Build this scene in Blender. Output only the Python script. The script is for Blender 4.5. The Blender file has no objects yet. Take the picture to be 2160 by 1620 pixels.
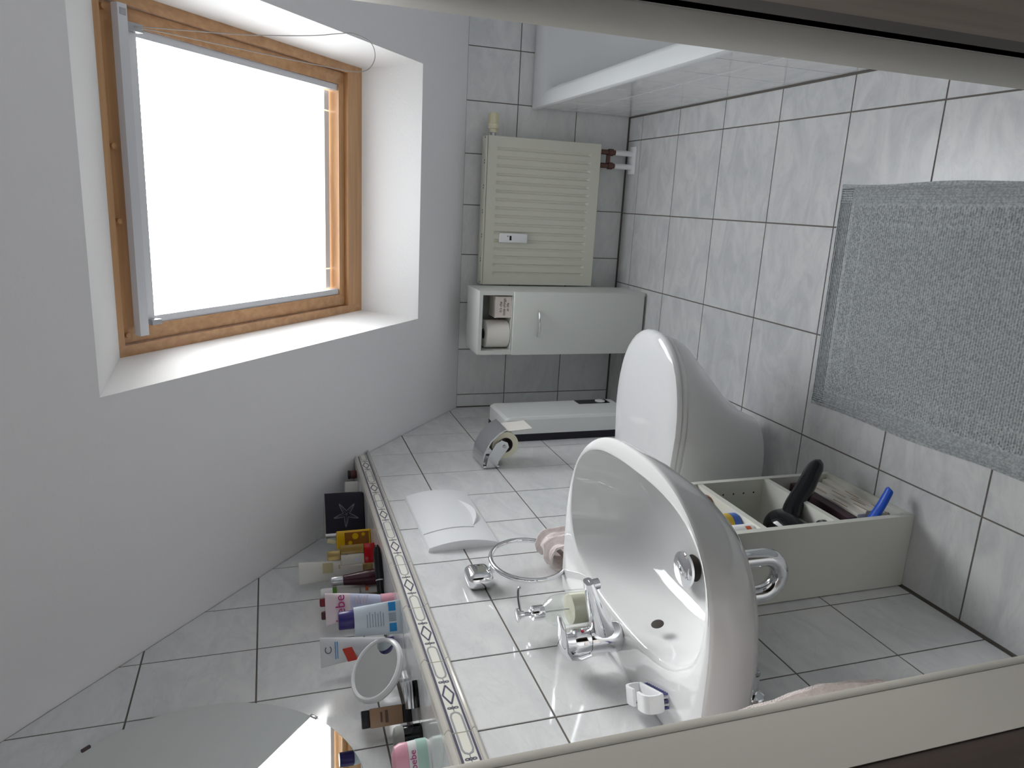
import bpy, bmesh, math, random
from mathutils import Vector, Matrix, noise

random.seed(7)
scene = bpy.context.scene
col = scene.collection

# ------------------------------------------------------------------ camera
CAM = Vector((0.88798, -3.02002, 1.49311))
FWD = Vector((-0.24038834, 0.91964175, -0.31060022))
RGT = Vector((0.96934919, 0.2441678, -0.02728054))
UPV = Vector((-0.05075025, 0.307638, 0.95014908))
cd = bpy.data.cameras.new('camera')
cam = bpy.data.objects.new('camera', cd)
col.objects.link(cam)
# the photograph was taken with the camera turned on its side: image right = downwards
ix, iy, iz = -UPV, RGT, -FWD
cam.matrix_world = Matrix(((ix.x, iy.x, iz.x, CAM.x), (ix.y, iy.y, iz.y, CAM.y), (ix.z, iy.z, iz.z, CAM.z), (0, 0, 0, 1)))
cd.sensor_fit = 'HORIZONTAL'
cd.sensor_width = 36.0
cd.lens = 36.0 * 1544.5 / 2160.0
cd.clip_start = 0.02
scene.camera = cam

# ------------------------------------------------------------------ sky and exposure
SKY = 1.41
world = bpy.data.worlds.new('hazy_sky')
scene.world = world
world.use_nodes = True
wn = world.node_tree
bg = wn.nodes['Background']
sky = wn.nodes.new('ShaderNodeTexSky')
sky.sky_type = 'NISHITA'
sky.sun_disc = False
sky.sun_elevation = math.radians(27)
sky.sun_rotation = math.radians(19)
sky.air_density = 1.0
sky.dust_density = 1.4
sky.ozone_density = 1.0
hs = wn.nodes.new('ShaderNodeHueSaturation')      # thin white cloud: little colour left
hs.inputs['Saturation'].default_value = 0.12
wn.links.new(sky.outputs[0], hs.inputs['Color'])
cl = wn.nodes.new('ShaderNodeVectorMath')          # even veil of high cloud
cl.operation = 'ADD'
cl.inputs[1].default_value = (2.7, 2.75, 2.82)
wn.links.new(hs.outputs[0], cl.inputs[0])
wn.links.new(cl.outputs[0], bg.inputs[0])
bg.inputs[1].default_value = SKY
vs = scene.view_settings
vs.view_transform = 'Standard'
vs.look = 'None'
vs.gamma = 1.0
vs.exposure = 0.0
vs.use_curve_mapping = False
scene.render.film_transparent = False
scene.cycles.max_bounces = 12
scene.cycles.diffuse_bounces = 8
scene.cycles.glossy_bounces = 5
scene.cycles.transparent_max_bounces = 12
scene.cycles.caustics_reflective = False
scene.cycles.caustics_refractive = False

# sloping roof frame: W(x, s, t): x across, s up the slope, t outwards
SL, Z0 = 0.8512, 0.7276
NN = math.hypot(SL, 1.0)
E2 = Vector((0, -1 / NN, SL / NN))
E3 = Vector((0, SL / NN, 1 / NN))
def W(x, s, t):
    return Vector((x, 0, Z0)) + E2 * s + E3 * t
def ceil_z(y):
    return Z0 - SL * y

WT = 0.20                       # depth of the skylight in the roof
# daylight enters through the skylight: a portal guides the sky's own light
pl = bpy.data.lights.new('skylight_portal', 'AREA')
pl.shape = 'RECTANGLE'
pl.size = 0.80
pl.size_y = 0.95
pl.cycles.is_portal = True
po = bpy.data.objects.new('skylight_portal', pl)
col.objects.link(po)
pc = W(0.89, 0.97, WT + 0.06)
zz = E3
xx = Vector((1, 0, 0))
yy = zz.cross(xx)
po.matrix_world = Matrix(((xx.x, yy.x, zz.x, pc.x), (xx.y, yy.y, zz.y, pc.y), (xx.z, yy.z, zz.z, pc.z), (0, 0, 0, 1)))

# ------------------------------------------------------------------ materials
MATS = {}
def nodes_of(name):
    m = bpy.data.materials.new(name)
    m.use_nodes = True
    nt = m.node_tree
    return m, nt, nt.nodes['Principled BSDF']

def mat(name, c, rough=0.5, metal=0.0, spec=0.5, trans=0.0, coat=0.0, ior=1.45, var=0.0, vscale=8.0, bump=0.0, bscale=60.0, alpha=1.0, sheen=0.0):
    m, nt, p = nodes_of(name)
    p.inputs['Base Color'].default_value = (c[0], c[1], c[2], 1)
    p.inputs['Roughness'].default_value = rough
    p.inputs['Metallic'].default_value = metal
    p.inputs['Specular IOR Level'].default_value = spec
    p.inputs['Transmission Weight'].default_value = trans
    p.inputs['Coat Weight'].default_value = coat
    p.inputs['IOR'].default_value = ior
    p.inputs['Alpha'].default_value = alpha
    p.inputs['Sheen Weight'].default_value = sheen
    L = nt.links
    if var > 0 or bump > 0:
        tc = nt.nodes.new('ShaderNodeTexCoord')
    if var > 0:
        n = nt.nodes.new('ShaderNodeTexNoise')
        n.inputs['Scale'].default_value = vscale
        n.inputs['Detail'].default_value = 5
        L.new(tc.outputs['Object'], n.inputs['Vector'])
        r = nt.nodes.new('ShaderNodeValToRGB')
        r.color_ramp.elements[0].position = 0.3
        r.color_ramp.elements[1].position = 0.7
        r.color_ramp.elements[0].color = (c[0] * (1 - var), c[1] * (1 - var), c[2] * (1 - var), 1)
        r.color_ramp.elements[1].color = (min(1, c[0] * (1 + var)), min(1, c[1] * (1 + var)), min(1, c[2] * (1 + var)), 1)
        L.new(n.outputs['Fac'], r.inputs['Fac'])
        L.new(r.outputs['Color'], p.inputs['Base Color'])
    if bump > 0:
        n2 = nt.nodes.new('ShaderNodeTexNoise')
        n2.inputs['Scale'].default_value = bscale
        n2.inputs['Detail'].default_value = 4
        L.new(tc.outputs['Object'], n2.inputs['Vector'])
        b = nt.nodes.new('ShaderNodeBump')
        b.inputs['Strength'].default_value = bump
        b.inputs['Distance'].default_value = 0.002
        L.new(n2.outputs['Fac'], b.inputs['Height'])
        L.new(b.outputs['Normal'], p.inputs['Normal'])
    MATS[name] = m
    return m

def marble(name, base, vein, rough, spec=0.5):
    m, nt, p = nodes_of(name)
    L = nt.links
    tc = nt.nodes.new('ShaderNodeTexCoord')
    oi = nt.nodes.new('ShaderNodeObjectInfo')
    mul = nt.nodes.new('ShaderNodeVectorMath'); mul.operation = 'MULTIPLY_ADD'
    comb = nt.nodes.new('ShaderNodeCombineXYZ')
    for i, k in enumerate((17.0, 31.0, 7.0)):
        mm = nt.nodes.new('ShaderNodeMath'); mm.operation = 'MULTIPLY'
        mm.inputs[1].default_value = k
        L.new(oi.outputs['Random'], mm.inputs[0])
        L.new(mm.outputs[0], comb.inputs[i])
    mul.inputs[1].default_value = (1.0, 1.9, 1.0)
    L.new(tc.outputs['Object'], mul.inputs[0])
    L.new(comb.outputs[0], mul.inputs[2])
    n1 = nt.nodes.new('ShaderNodeTexNoise')
    n1.inputs['Scale'].default_value = 6.0; n1.inputs['Detail'].default_value = 9; n1.inputs['Roughness'].default_value = 0.62
    n1.inputs['Distortion'].default_value = 1.3
    L.new(mul.outputs[0], n1.inputs['Vector'])
    r1 = nt.nodes.new('ShaderNodeValToRGB')
    e = r1.color_ramp.elements
    e[0].position = 0.36; e[0].color = (vein[0], vein[1], vein[2], 1)
    e[1].position = 0.60; e[1].color = (base[0], base[1], base[2], 1)
    L.new(n1.outputs['Fac'], r1.inputs['Fac'])
    n2 = nt.nodes.new('ShaderNodeTexNoise')
    n2.inputs['Scale'].default_value = 3.2; n2.inputs['Detail'].default_value = 8; n2.inputs['Distortion'].default_value = 2.2
    L.new(mul.outputs[0], n2.inputs['Vector'])
    r2 = nt.nodes.new('ShaderNodeValToRGB')
    q = r2.color_ramp.elements
    q[0].position = 0.485; q[0].color = (1, 1, 1, 1)
    q[1].position = 0.515; q[1].color = (1, 1, 1, 1)
    mid = r2.color_ramp.elements.new(0.5); mid.color = (0.945, 0.95, 0.955, 1)
    L.new(n2.outputs['Fac'], r2.inputs['Fac'])
    mx = nt.nodes.new('ShaderNodeMix'); mx.data_type = 'RGBA'; mx.blend_type = 'MULTIPLY'
    mx.inputs[0].default_value = 1.0
    L.new(r1.outputs['Color'], mx.inputs[6]); L.new(r2.outputs['Color'], mx.inputs[7])
    L.new(mx.outputs[2], p.inputs['Base Color'])
    p.inputs['Roughness'].default_value = rough
    p.inputs['Specular IOR Level'].default_value = spec
    nb = nt.nodes.new('ShaderNodeTexNoise'); nb.inputs['Scale'].default_value = 14.0
    L.new(tc.outputs['Object'], nb.inputs['Vector'])
    b = nt.nodes.new('ShaderNodeBump'); b.inputs['Strength'].default_value = 0.06; b.inputs['Distance'].default_value = 0.002
    L.new(nb.outputs['Fac'], b.inputs['Height']); L.new(b.outputs['Normal'], p.inputs['Normal'])
    MATS[name] = m
    return m

def wood(name, c1, c2, axis, rough=0.35):
    m, nt, p = nodes_of(name)
    L = nt.links
    tc = nt.nodes.new('ShaderNodeTexCoord')
    mp = nt.nodes.new('ShaderNodeMapping')
    s = [22.0, 22.0, 22.0]; s[axis] = 1.1
    mp.inputs['Scale'].default_value = s
    L.new(tc.outputs['Object'], mp.inputs['Vector'])
    n = nt.nodes.new('ShaderNodeTexNoise'); n.inputs['Scale'].default_value = 2.2; n.inputs['Detail'].default_value = 6
    n.inputs['Distortion'].default_value = 0.6
    L.new(mp.outputs[0], n.inputs['Vector'])
    r = nt.nodes.new('ShaderNodeValToRGB')
    r.color_ramp.elements[0].position = 0.3; r.color_ramp.elements[0].color = (*c1, 1)
    r.color_ramp.elements[1].position = 0.7; r.color_ramp.elements[1].color = (*c2, 1)
    L.new(n.outputs['Fac'], r.inputs['Fac'])
    L.new(r.outputs['Color'], p.inputs['Base Color'])
    p.inputs['Roughness'].default_value = rough
    MATS[name] = m
    return m

def thin_glass(name, tint, refl=0.08, rough=0.02):
    m = bpy.data.materials.new(name); m.use_nodes = True
    nt = m.node_tree; nt.nodes.clear(); L = nt.links
    o = nt.nodes.new('ShaderNodeOutputMaterial')
    t = nt.nodes.new('ShaderNodeBsdfTransparent'); t.inputs[0].default_value = (*tint, 1)
    g = nt.nodes.new('ShaderNodeBsdfGlossy'); g.inputs[0].default_value = (1, 1, 1, 1); g.inputs[1].default_value = rough
    lw = nt.nodes.new('ShaderNodeLayerWeight'); lw.inputs[0].default_value = 0.5
    pw = nt.nodes.new('ShaderNodeMath'); pw.operation = 'POWER'; pw.inputs[1].default_value = 4.0
    ma = nt.nodes.new('ShaderNodeMath'); ma.operation = 'MULTIPLY_ADD'; ma.inputs[1].default_value = 0.7; ma.inputs[2].default_value = refl * 0.5
    L.new(lw.outputs['Facing'], pw.inputs[0]); L.new(pw.outputs[0], ma.inputs[0])
    mx = nt.nodes.new('ShaderNodeMixShader')
    L.new(ma.outputs[0], mx.inputs[0]); L.new(t.outputs[0], mx.inputs[1]); L.new(g.outputs[0], mx.inputs[2])
    L.new(mx.outputs[0], o.inputs[0])
    MATS[name] = m
    return m

marble('wall_tile', (0.765, 0.77, 0.77), (0.675, 0.685, 0.695), 0.09)
marble('floor_tile', (0.61, 0.615, 0.615), (0.50, 0.51, 0.52), 0.28, 0.45)
mat('grout', (0.16, 0.145, 0.13), 0.95, spec=0.03)
mat('silicone', (0.10, 0.085, 0.07), 0.6)
mat('plaster', (0.87, 0.86, 0.88), 0.9, bump=0.35, bscale=140.0, spec=0.1)
mat('reveal_plaster', (0.90, 0.90, 0.90), 0.85, bump=0.3, bscale=120.0, spec=0.1)
wood('pine_x', (0.46, 0.24, 0.105), (0.60, 0.35, 0.17), 0)
wood('pine_s', (0.46, 0.24, 0.105), (0.60, 0.35, 0.17), 1)
mat('alu', (0.66, 0.67, 0.71), 0.4, 0.1)
mat('alu_light', (0.74, 0.75, 0.78), 0.35, 0.1)
thin_glass('window_glass', (0.97, 0.98, 0.98))
mat('grey_plastic', (0.40, 0.41, 0.44), 0.4)
mat('strip_grey', (0.80, 0.81, 0.83), 0.4)
mat('ceramic', (0.735, 0.74, 0.745), 0.05, coat=0.3)
mat('tub_enamel', (0.66, 0.68, 0.69), 0.12)
mat('chrome', (0.82, 0.83, 0.85), 0.06, 1.0)
mat('chrome_dark', (0.45, 0.46, 0.48), 0.16, 1.0)
mat('brushed', (0.62, 0.64, 0.65), 0.22, 1.0)
mat('white_lacquer', (0.74, 0.75, 0.73), 0.35)
mat('cabinet_white', (0.66, 0.685, 0.65), 0.4)
mat('shelf_white', (0.69, 0.69, 0.63), 0.45)
mat('radiator_white', (0.645, 0.64, 0.555), 0.35)
mat('plate_white', (0.82, 0.83, 0.85), 0.14)
mat('plastic_white', (0.82, 0.83, 0.84), 0.25)
mat('plastic_cream', (0.72, 0.68, 0.50), 0.35)
mat('black_gloss', (0.004, 0.004, 0.006), 0.10, spec=0.4)
mat('black_matte', (0.012, 0.012, 0.016), 0.45)
mat('heater_black', (0.012, 0.011, 0.020), 0.45)
mat('heater_white', (0.80, 0.825, 0.81), 0.32)
mat('hole_dark', (0.03, 0.022, 0.016), 0.7)
mat('copper', (0.16, 0.085, 0.07), 0.45, 0.6)
mat('paper', (0.82, 0.80, 0.76), 0.9)
mat('roll_paper', (0.80, 0.77, 0.72), 0.95, bump=0.2, bscale=200)
mat('roll_side', (0.72, 0.70, 0.55), 0.95)
mat('cardboard', (0.10, 0.07, 0.07), 0.9)
mat('gift_pink', (0.74, 0.66, 0.62), 0.7)
mat('ink_brown', (0.14, 0.09, 0.08), 0.8)
mat('towel_pink', (0.80, 0.71, 0.69), 0.95, bump=1.0, bscale=420.0, sheen=0.4, var=0.10, vscale=60)
mat('jamb_beige', (0.56, 0.535, 0.48), 0.45)
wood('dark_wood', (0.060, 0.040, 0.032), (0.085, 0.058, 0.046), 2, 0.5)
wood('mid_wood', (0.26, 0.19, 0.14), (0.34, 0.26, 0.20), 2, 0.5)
mat('hall_paint', (0.30, 0.27, 0.25), 0.9)
mat('mirror_glass', (0.80, 0.84, 0.81), 0.01, 1.0)
mat('mirror_edge', (0.55, 0.62, 0.58), 0.2)
mat('clip_brown', (0.10, 0.07, 0.07), 0.35, 0.5)
mat('border_cream', (0.80, 0.79, 0.72), 0.14)
mat('border_roll', (0.58, 0.555, 0.51), 0.12)
mat('border_white', (0.82, 0.82, 0.82), 0.08)
mat('ink_blue', (0.10, 0.095, 0.15), 0.3)
mat('ink_grey', (0.34, 0.35, 0.36), 0.3)
mat('oval_fill', (0.66, 0.69, 0.69), 0.15)

def thin(m):
    return MATS[m] if isinstance(m, str) else m

# ------------------------------------------------------------------ mesh helpers
class MB:
    def __init__(self):
        self.v, self.f, self.sm, self.sharp = [], [], [], True
    def add(self, vs, fs, smooth=False):
        o = len(self.v)
        self.v += [tuple(p) for p in vs]
        for f in fs:
            self.f.append(tuple(i + o for i in f)); self.sm.append(smooth)
        return self
    def box(self, x0, x1, y0, y1, z0, z1):
        x0, x1 = min(x0, x1), max(x0, x1); y0, y1 = min(y0, y1), max(y0, y1); z0, z1 = min(z0, z1), max(z0, z1)
        v = [(x0, y0, z0), (x1, y0, z0), (x1, y1, z0), (x0, y1, z0), (x0, y0, z1), (x1, y0, z1), (x1, y1, z1), (x0, y1, z1)]
        return self.add(v, [(0, 3, 2, 1), (4, 5, 6, 7), (0, 1, 5, 4), (1, 2, 6, 5), (2, 3, 7, 6), (3, 0, 4, 7)])
    def hexa(self, P):      # 8 corners: bottom 0-3 ccw, top 4-7
        return self.add(P, [(0, 3, 2, 1), (4, 5, 6, 7), (0, 1, 5, 4), (1, 2, 6, 5), (2, 3, 7, 6), (3, 0, 4, 7)])
    def quad(self, a, b, c, d):
        return self.add([a, b, c, d], [(0, 1, 2, 3)])
    def rbox(self, x0, x1, y0, y1, z0, z1, r, seg=3, smooth=True):
        bm = bmesh.new()
        bmesh.ops.create_cube(bm, size=1.0)
        for v in bm.verts:
            v.co = Vector(((x0 + x1) / 2 + v.co.x * (x1 - x0), (y0 + y1) / 2 + v.co.y * (y1 - y0), (z0 + z1) / 2 + v.co.z * (z1 - z0)))
        bmesh.ops.bevel(bm, geom=list(bm.edges), offset=r, segments=seg, affect='EDGES', profile=0.5)
        bm.verts.index_update()
        bm.normal_update()
        o = len(self.v)
        self.v += [v.co[:] for v in bm.verts]
        for f in bm.faces:
            self.f.append(tuple(v.index + o for v in f.verts))
            self.sm.append(smooth and max(abs(f.normal.x), abs(f.normal.y), abs(f.normal.z)) < 0.9995)
        bm.free()
        return self
    def rings(self, R, closed=True, cap0=False, cap1=False, smooth=True):
        n = len(R[0]); vs = [p for r in R for p in r]; fs = []
        m = n if closed else n - 1
        for i in range(len(R) - 1):
            for j in range(m):
                k = (j + 1) % n
                fs.append((i * n + j, i * n + k, (i + 1) * n + k, (i + 1) * n + j))
        self.add(vs, fs, smooth)
        if cap0: self.add(R[0], [tuple(reversed(range(n)))])
        if cap1: self.add(R[-1], [tuple(range(n))])
        return self
    def lathe(self, prof, n=32, c=(0, 0, 0), smooth=True, cap0=True, cap1=True, sx=1.0, sy=1.0):
        R = [[(c[0] + r * sx * math.cos(2 * math.pi * k / n), c[1] + r * sy * math.sin(2 * math.pi * k / n), c[2] + z) for k in range(n)] for r, z in prof]
        return self.rings(R, True, cap0, cap1, smooth)
    def tube(self, pts, r, n=12, closed=False, caps=True):
        pts = [Vector(p) for p in pts]; N = len(pts)
        rs = r if isinstance(r, (list, tuple)) else [r] * N
        T = []
        for i in range(N):
            if closed: t = pts[(i + 1) % N] - pts[(i - 1) % N]
            else: t = pts[min(i + 1, N - 1)] - pts[max(i - 1, 0)]
            T.append(t.normalized())
        a = Vector((0, 0, 1)) if abs(T[0].z) < 0.9 else Vector((1, 0, 0))
        u = T[0].cross(a).normalized(); R = []
        for i in range(N):
            u = (u - T[i] * u.dot(T[i])).normalized(); w = T[i].cross(u)
            R.append([pts[i] + (u * math.cos(2 * math.pi * k / n) + w * math.sin(2 * math.pi * k / n)) * rs[i] for k in range(n)])
        if closed: R.append(R[0])
        return self.rings(R, True, caps and not closed, caps and not closed)
    def cyl(self, a, b, r, n=24, r2=None):
        return self.tube([a, b], [r, r if r2 is None else r2], n)
    def prism(self, poly, axis, lo, hi, smooth=False):
        # poly of 2D points in the plane across axis
        def P(q, h):
            if axis == 'x': return (h, q[0], q[1])
            if axis == 'y': return (q[0], h, q[1])
            return (q[0], q[1], h)
        n = len(poly)
        A = [P(q, lo) for q in poly]; B = [P(q, hi) for q in poly]
        self.rings([A, B], True, False, False, smooth)
        self.add(A, [tuple(reversed(range(n)))]); self.add(B, [tuple(range(n))])
        return self
    def mesh(self, name):
        me = bpy.data.meshes.new(name)
        me.from_pydata(self.v, [], self.f)
        me.polygons.foreach_set('use_smooth', self.sm)
        bm = bmesh.new(); bm.from_mesh(me)
        bmesh.ops.remove_doubles(bm, verts=bm.verts, dist=1e-6)
        bmesh.ops.dissolve_degenerate(bm, edges=bm.edges, dist=1e-7)
        bmesh.ops.recalc_face_normals(bm, faces=bm.faces)
        bm.to_mesh(me); bm.free()
        if self.sharp and any(self.sm): me.set_sharp_from_angle(angle=math.radians(38))
        me.update()
        return me
    def build(self, name, m, parent=None, **kw):
        return ob(name, self.mesh(name), m, parent, **kw)

def ob(name, me, m, parent=None, label=None, cat=None, group=None, kind=None, matrix=None):
    o = bpy.data.objects.new(name, me)
    col.objects.link(o)
    if m is not None and len(me.materials) == 0:
        me.materials.append(thin(m))
    if parent is not None: o.parent = parent
    if matrix is not None: o.matrix_local = matrix
    tag(o, label, cat, group, kind)
    return o
def tag(o, label=None, cat=None, group=None, kind=None):
    if label: o['label'] = label
    if cat: o['category'] = cat
    if group: o['group'] = group
    if kind: o['kind'] = kind
    return o
def empty(name, loc, rz=0.0, label=None, cat=None, group=None, kind=None):
    o = bpy.data.objects.new(name, None)
    o.empty_display_size = 0.05
    col.objects.link(o)
    o.location = loc; o.rotation_euler = (0, 0, rz)
    return tag(o, label, cat, group, kind)

def clip(poly, nx, ny, c):      # keep nx*x+ny*y<=c
    out = []
    for i in range(len(poly)):
        p, q = poly[i], poly[(i + 1) % len(poly)]
        dp, dq = nx * p[0] + ny * p[1] - c, nx * q[0] + ny * q[1] - c
        if dp <= 0: out.append(p)
        if (dp < 0 < dq) or (dq < 0 < dp):
            t = dp / (dp - dq); out.append((p[0] + t * (q[0] - p[0]), p[1] + t * (q[1] - p[1])))
    return out
def area(poly):
    return 0.5 * abs(sum(poly[i][0] * poly[(i + 1) % len(poly)][1] - poly[(i + 1) % len(poly)][0] * poly[i][1] for i in range(len(poly))))

TILE_CACHE = {}
def tile_mesh(poly, th, ch, m):
    # poly in local uv around its own centre, ccw
    key = (tuple((round(a, 4), round(b, 4)) for a, b in poly), th, m)
    if key in TILE_CACHE: return TILE_CACHE[key]
    n = len(poly)
    def inset(d):
        out = []
        for i in range(n):
            p0, p1, p2 = Vector(poly[i - 1]), Vector(poly[i]), Vector(poly[(i + 1) % n])
            e1 = (p1 - p0); e2 = (p2 - p1)
            if e1.length < 1e-6 or e2.length < 1e-6: out.append(tuple(p1)); continue
            e1.normalize(); e2.normalize()
            n1 = Vector((-e1.y, e1.x)); n2 = Vector((-e2.y, e2.x))
            k = 1 + n1.dot(n2)
            mvec = (n1 + n2) / max(k, 0.35)
            out.append(tuple(p1 + mvec * d))
        return out
    A = [(u, v, 0.0) for u, v in poly]
    B = [(u, v, th - ch) for u, v in poly]
    C = [(u, v, th) for u, v in inset(ch)]
    mb = MB(); mb.rings([A, B, C], True, False, True, False)
    me = bpy.data.meshes.new('tile'); me.from_pydata(mb.v, [], mb.f); me.update()
    me.materials.append(thin(m))
    TILE_CACHE[key] = me
    return me

def tiles(parent, O, U, V, us, vs, joint, th, m, cuts=(), gap=None, name='tile', ch=0.0006):
    """lay tiles between successive joint lines us x vs on the plane O+u*U+v*V, outwards U x V"""
    U, V = Vector(U), Vector(V); N = U.cross(V); O = Vector(O)
    h = joint / 2; res = []
    for i in range(len(us) - 1):
        for j in range(len(vs) - 1):
            a0, a1, b0, b1 = us[i] + h, us[i + 1] - h, vs[j] + h, vs[j + 1] - h
            if a1 - a0 < 0.006 or b1 - b0 < 0.006: continue
            poly = [(a0, b0), (a1, b0), (a1, b1), (a0, b1)]
            for cu in cuts: poly = clip(poly, *cu) if poly else poly
            if len(poly) < 3 or area(poly) < 4e-5: continue
            q = []
            for p in poly:
                if not q or (abs(p[0] - q[-1][0]) + abs(p[1] - q[-1][1])) > 0.002: q.append(p)
            if (abs(q[0][0] - q[-1][0]) + abs(q[0][1] - q[-1][1])) < 0.002: q.pop()
            if len(q) < 3: continue
            cu_, cv_ = sum(p[0] for p in q) / len(q), sum(p[1] for p in q) / len(q)
            loc = [(p[0] - cu_, p[1] - cv_) for p in q]
            P = O + U * cu_ + V * cv_
            M = Matrix(((U.x, V.x, N.x, P.x), (U.y, V.y, N.y, P.y), (U.z, V.z, N.z, P.z), (0, 0, 0, 1)))
            res.append(ob(name, tile_mesh(loc, th, ch, m), None, parent, matrix=M))
    return res

def grid(start, pitch, lo, hi):
    """joint positions start+k*pitch strictly inside, with the ends"""
    k = math.ceil((lo - start) / pitch + 1e-6); out = [lo]
    while start + k * pitch < hi - 1e-4:
        if start + k * pitch > lo + 1e-4: out.append(start + k * pitch)
        k += 1
    out.append(hi)
    return out

def text_mesh(s, size, extrude=0.0002, align='CENTER', shear=0.0, space=1.0):
    cu = bpy.data.curves.new('print', 'FONT')
    cu.body = s; cu.size = size; cu.extrude = extrude; cu.align_x = align; cu.align_y = 'CENTER'; cu.shear = shear
    cu.space_line = space; cu.resolution_u = 3
    t = bpy.data.objects.new('print_tmp', cu); col.objects.link(t)
    dg = bpy.context.evaluated_depsgraph_get(); dg.update()
    me = bpy.data.meshes.new_from_object(t.evaluated_get(dg))
    bpy.data.objects.remove(t); bpy.data.curves.remove(cu)
    return me

# ------------------------------------------------------------------ room dimensions
A_, B_ = 0.203, 0.2595
ZOFF = -0.0096
LED = 1.232            # ledge height
XU = -0.2116           # upper left wall
YF = -2.42             # front wall (with the doorway)
XR = 2.02              # right wall
XT = 1.268             # bath panel
ZC = 2.40              # flat ceiling
TH = 0.0016            # tile thickness above the joints
YC = -(ZC - Z0) / SL   # where the slope reaches the flat ceiling

# ------------------------------------------------------------------ structure: floor
floor = MB().box(XU - 0.2, XR + 0.2, -4.4, 0.2, -0.10, -TH).build('floor', 'grout', kind='structure')
fx = grid(1.169, 0.3024, 0.003, XT - 0.003)
fy = [-v for v in grid(0.1201, 0.299, 0.003, 2.50)][::-1]
tiles(floor, (0, 0, -TH), (1, 0, 0), (0, 1, 0), fx, fy, 0.004, TH, 'floor_tile')

# back knee wall
wall_back = MB().box(XU - 0.2, XR + 0.2, TH, 0.2, -0.05, 1.1).build('wall_back', 'grout', kind='structure')
rows_low = [0.004, ZOFF + B_, ZOFF + 2 * B_, ZOFF + 3 * B_]
bx = grid(1.4787, A_, 0.002, XR)
tiles(wall_back, (0, TH, 0), (1, 0, 0), (0, 0, 1), bx, rows_low, 0.0035, TH, 'wall_tile', cuts=[(0, 1, Z0 - 0.002)])

# lower left wall: installation wall with ledge
wll = MB().box(XU - 0.1, -TH, YF - 0.02, 0.1, -0.05, LED - TH).build('wall_left_lower', 'grout', kind='structure')
py = [-v for v in grid(1.7822 - 8 * A_, A_, 0.003, -YF)][::-1]
rows_pre = [0.005, ZOFF + B_, ZOFF + 2 * B_, ZOFF + 3 * B_, ZOFF + 4 * B_, 1.1743]
# U = -Y seen from the room: use U=(0,-1,0)?  outward normal must be +X: U=(0,1,0), V=(0,0,1) -> +X
tiles(wll, (-TH, 0, 0), (0, 1, 0), (0, 0, 1), py, rows_pre, 0.0038, TH, 'wall_tile', cuts=[(SL, 1, Z0 - 0.003)])
# ledge top tiles
tiles(wll, (0, 0, LED - TH), (1, 0, 0), (0, 1, 0), [XU + 0.004, -0.012], py, 0.003, TH, 'wall_tile', cuts=[(0, 1, (Z0 - LED) / SL - 0.004)])

# upper left wall
wlu = MB().box(XU - 0.2, XU - TH, YF - 0.02, 0.1, -0.05, ZC + 0.1).build('wall_left_upper', 'grout', kind='structure')
uy = [-v for v in grid(1.3246 - 6 * A_, A_, 0.55, -YF)][::-1]
rows_up = [LED + 0.004] + [ZOFF + k * B_ for k in (5, 6, 7, 8, 9)] + [ZC]
tiles(wlu, (XU - TH, 0, 0), (0, 1, 0), (0, 0, 1), uy, rows_up, 0.0038, TH, 'wall_tile', cuts=[(SL, 1, Z0 - 0.003)])

# decorated border along the top of the lower wall: one relief tile per wall tile
def border_parts(Lh):
    """relief tile, local: u along the wall (-Lh..Lh), z from 0 to 0.056, x outwards"""
    H = 0.0575
    prof = [(0.0, 0.0), (0.004, 0.0005), (0.0085, 0.002), (0.0105, 0.005), (0.0085, 0.008), (0.0045, 0.0095), (0.0035, 0.0105),
            (0.0035, 0.044), (0.0048, 0.045), (0.0095, 0.0475), (0.012, 0.051), (0.0095, 0.0545), (0.004, 0.0575), (-0.012, 0.0578), (-0.012, 0.0)]
    return prof
def strip(mb, pts, w, x, closed=False):
    """flat ribbon drawn on the border face (points are (u,z))"""
    n = len(pts); L_, R_ = [], []
    for i in range(n):
        if closed: t = Vector(pts[(i + 1) % n]) - Vector(pts[i - 1])
        else: t = Vector(pts[min(i + 1, n - 1)]) - Vector(pts[max(i - 1, 0)])
        t.normalize(); nn = Vector((-t.y, t.x)) * w / 2
        p = Vector(pts[i]); L_.append((x, *(p + nn))); R_.append((x, *(p - nn)))
    m = n if closed else n - 1
    vs = L_ + R_
    mb.add(vs, [(i, (i + 1) % n, n + (i + 1) % n, n + i) for i in range(m)])

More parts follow.
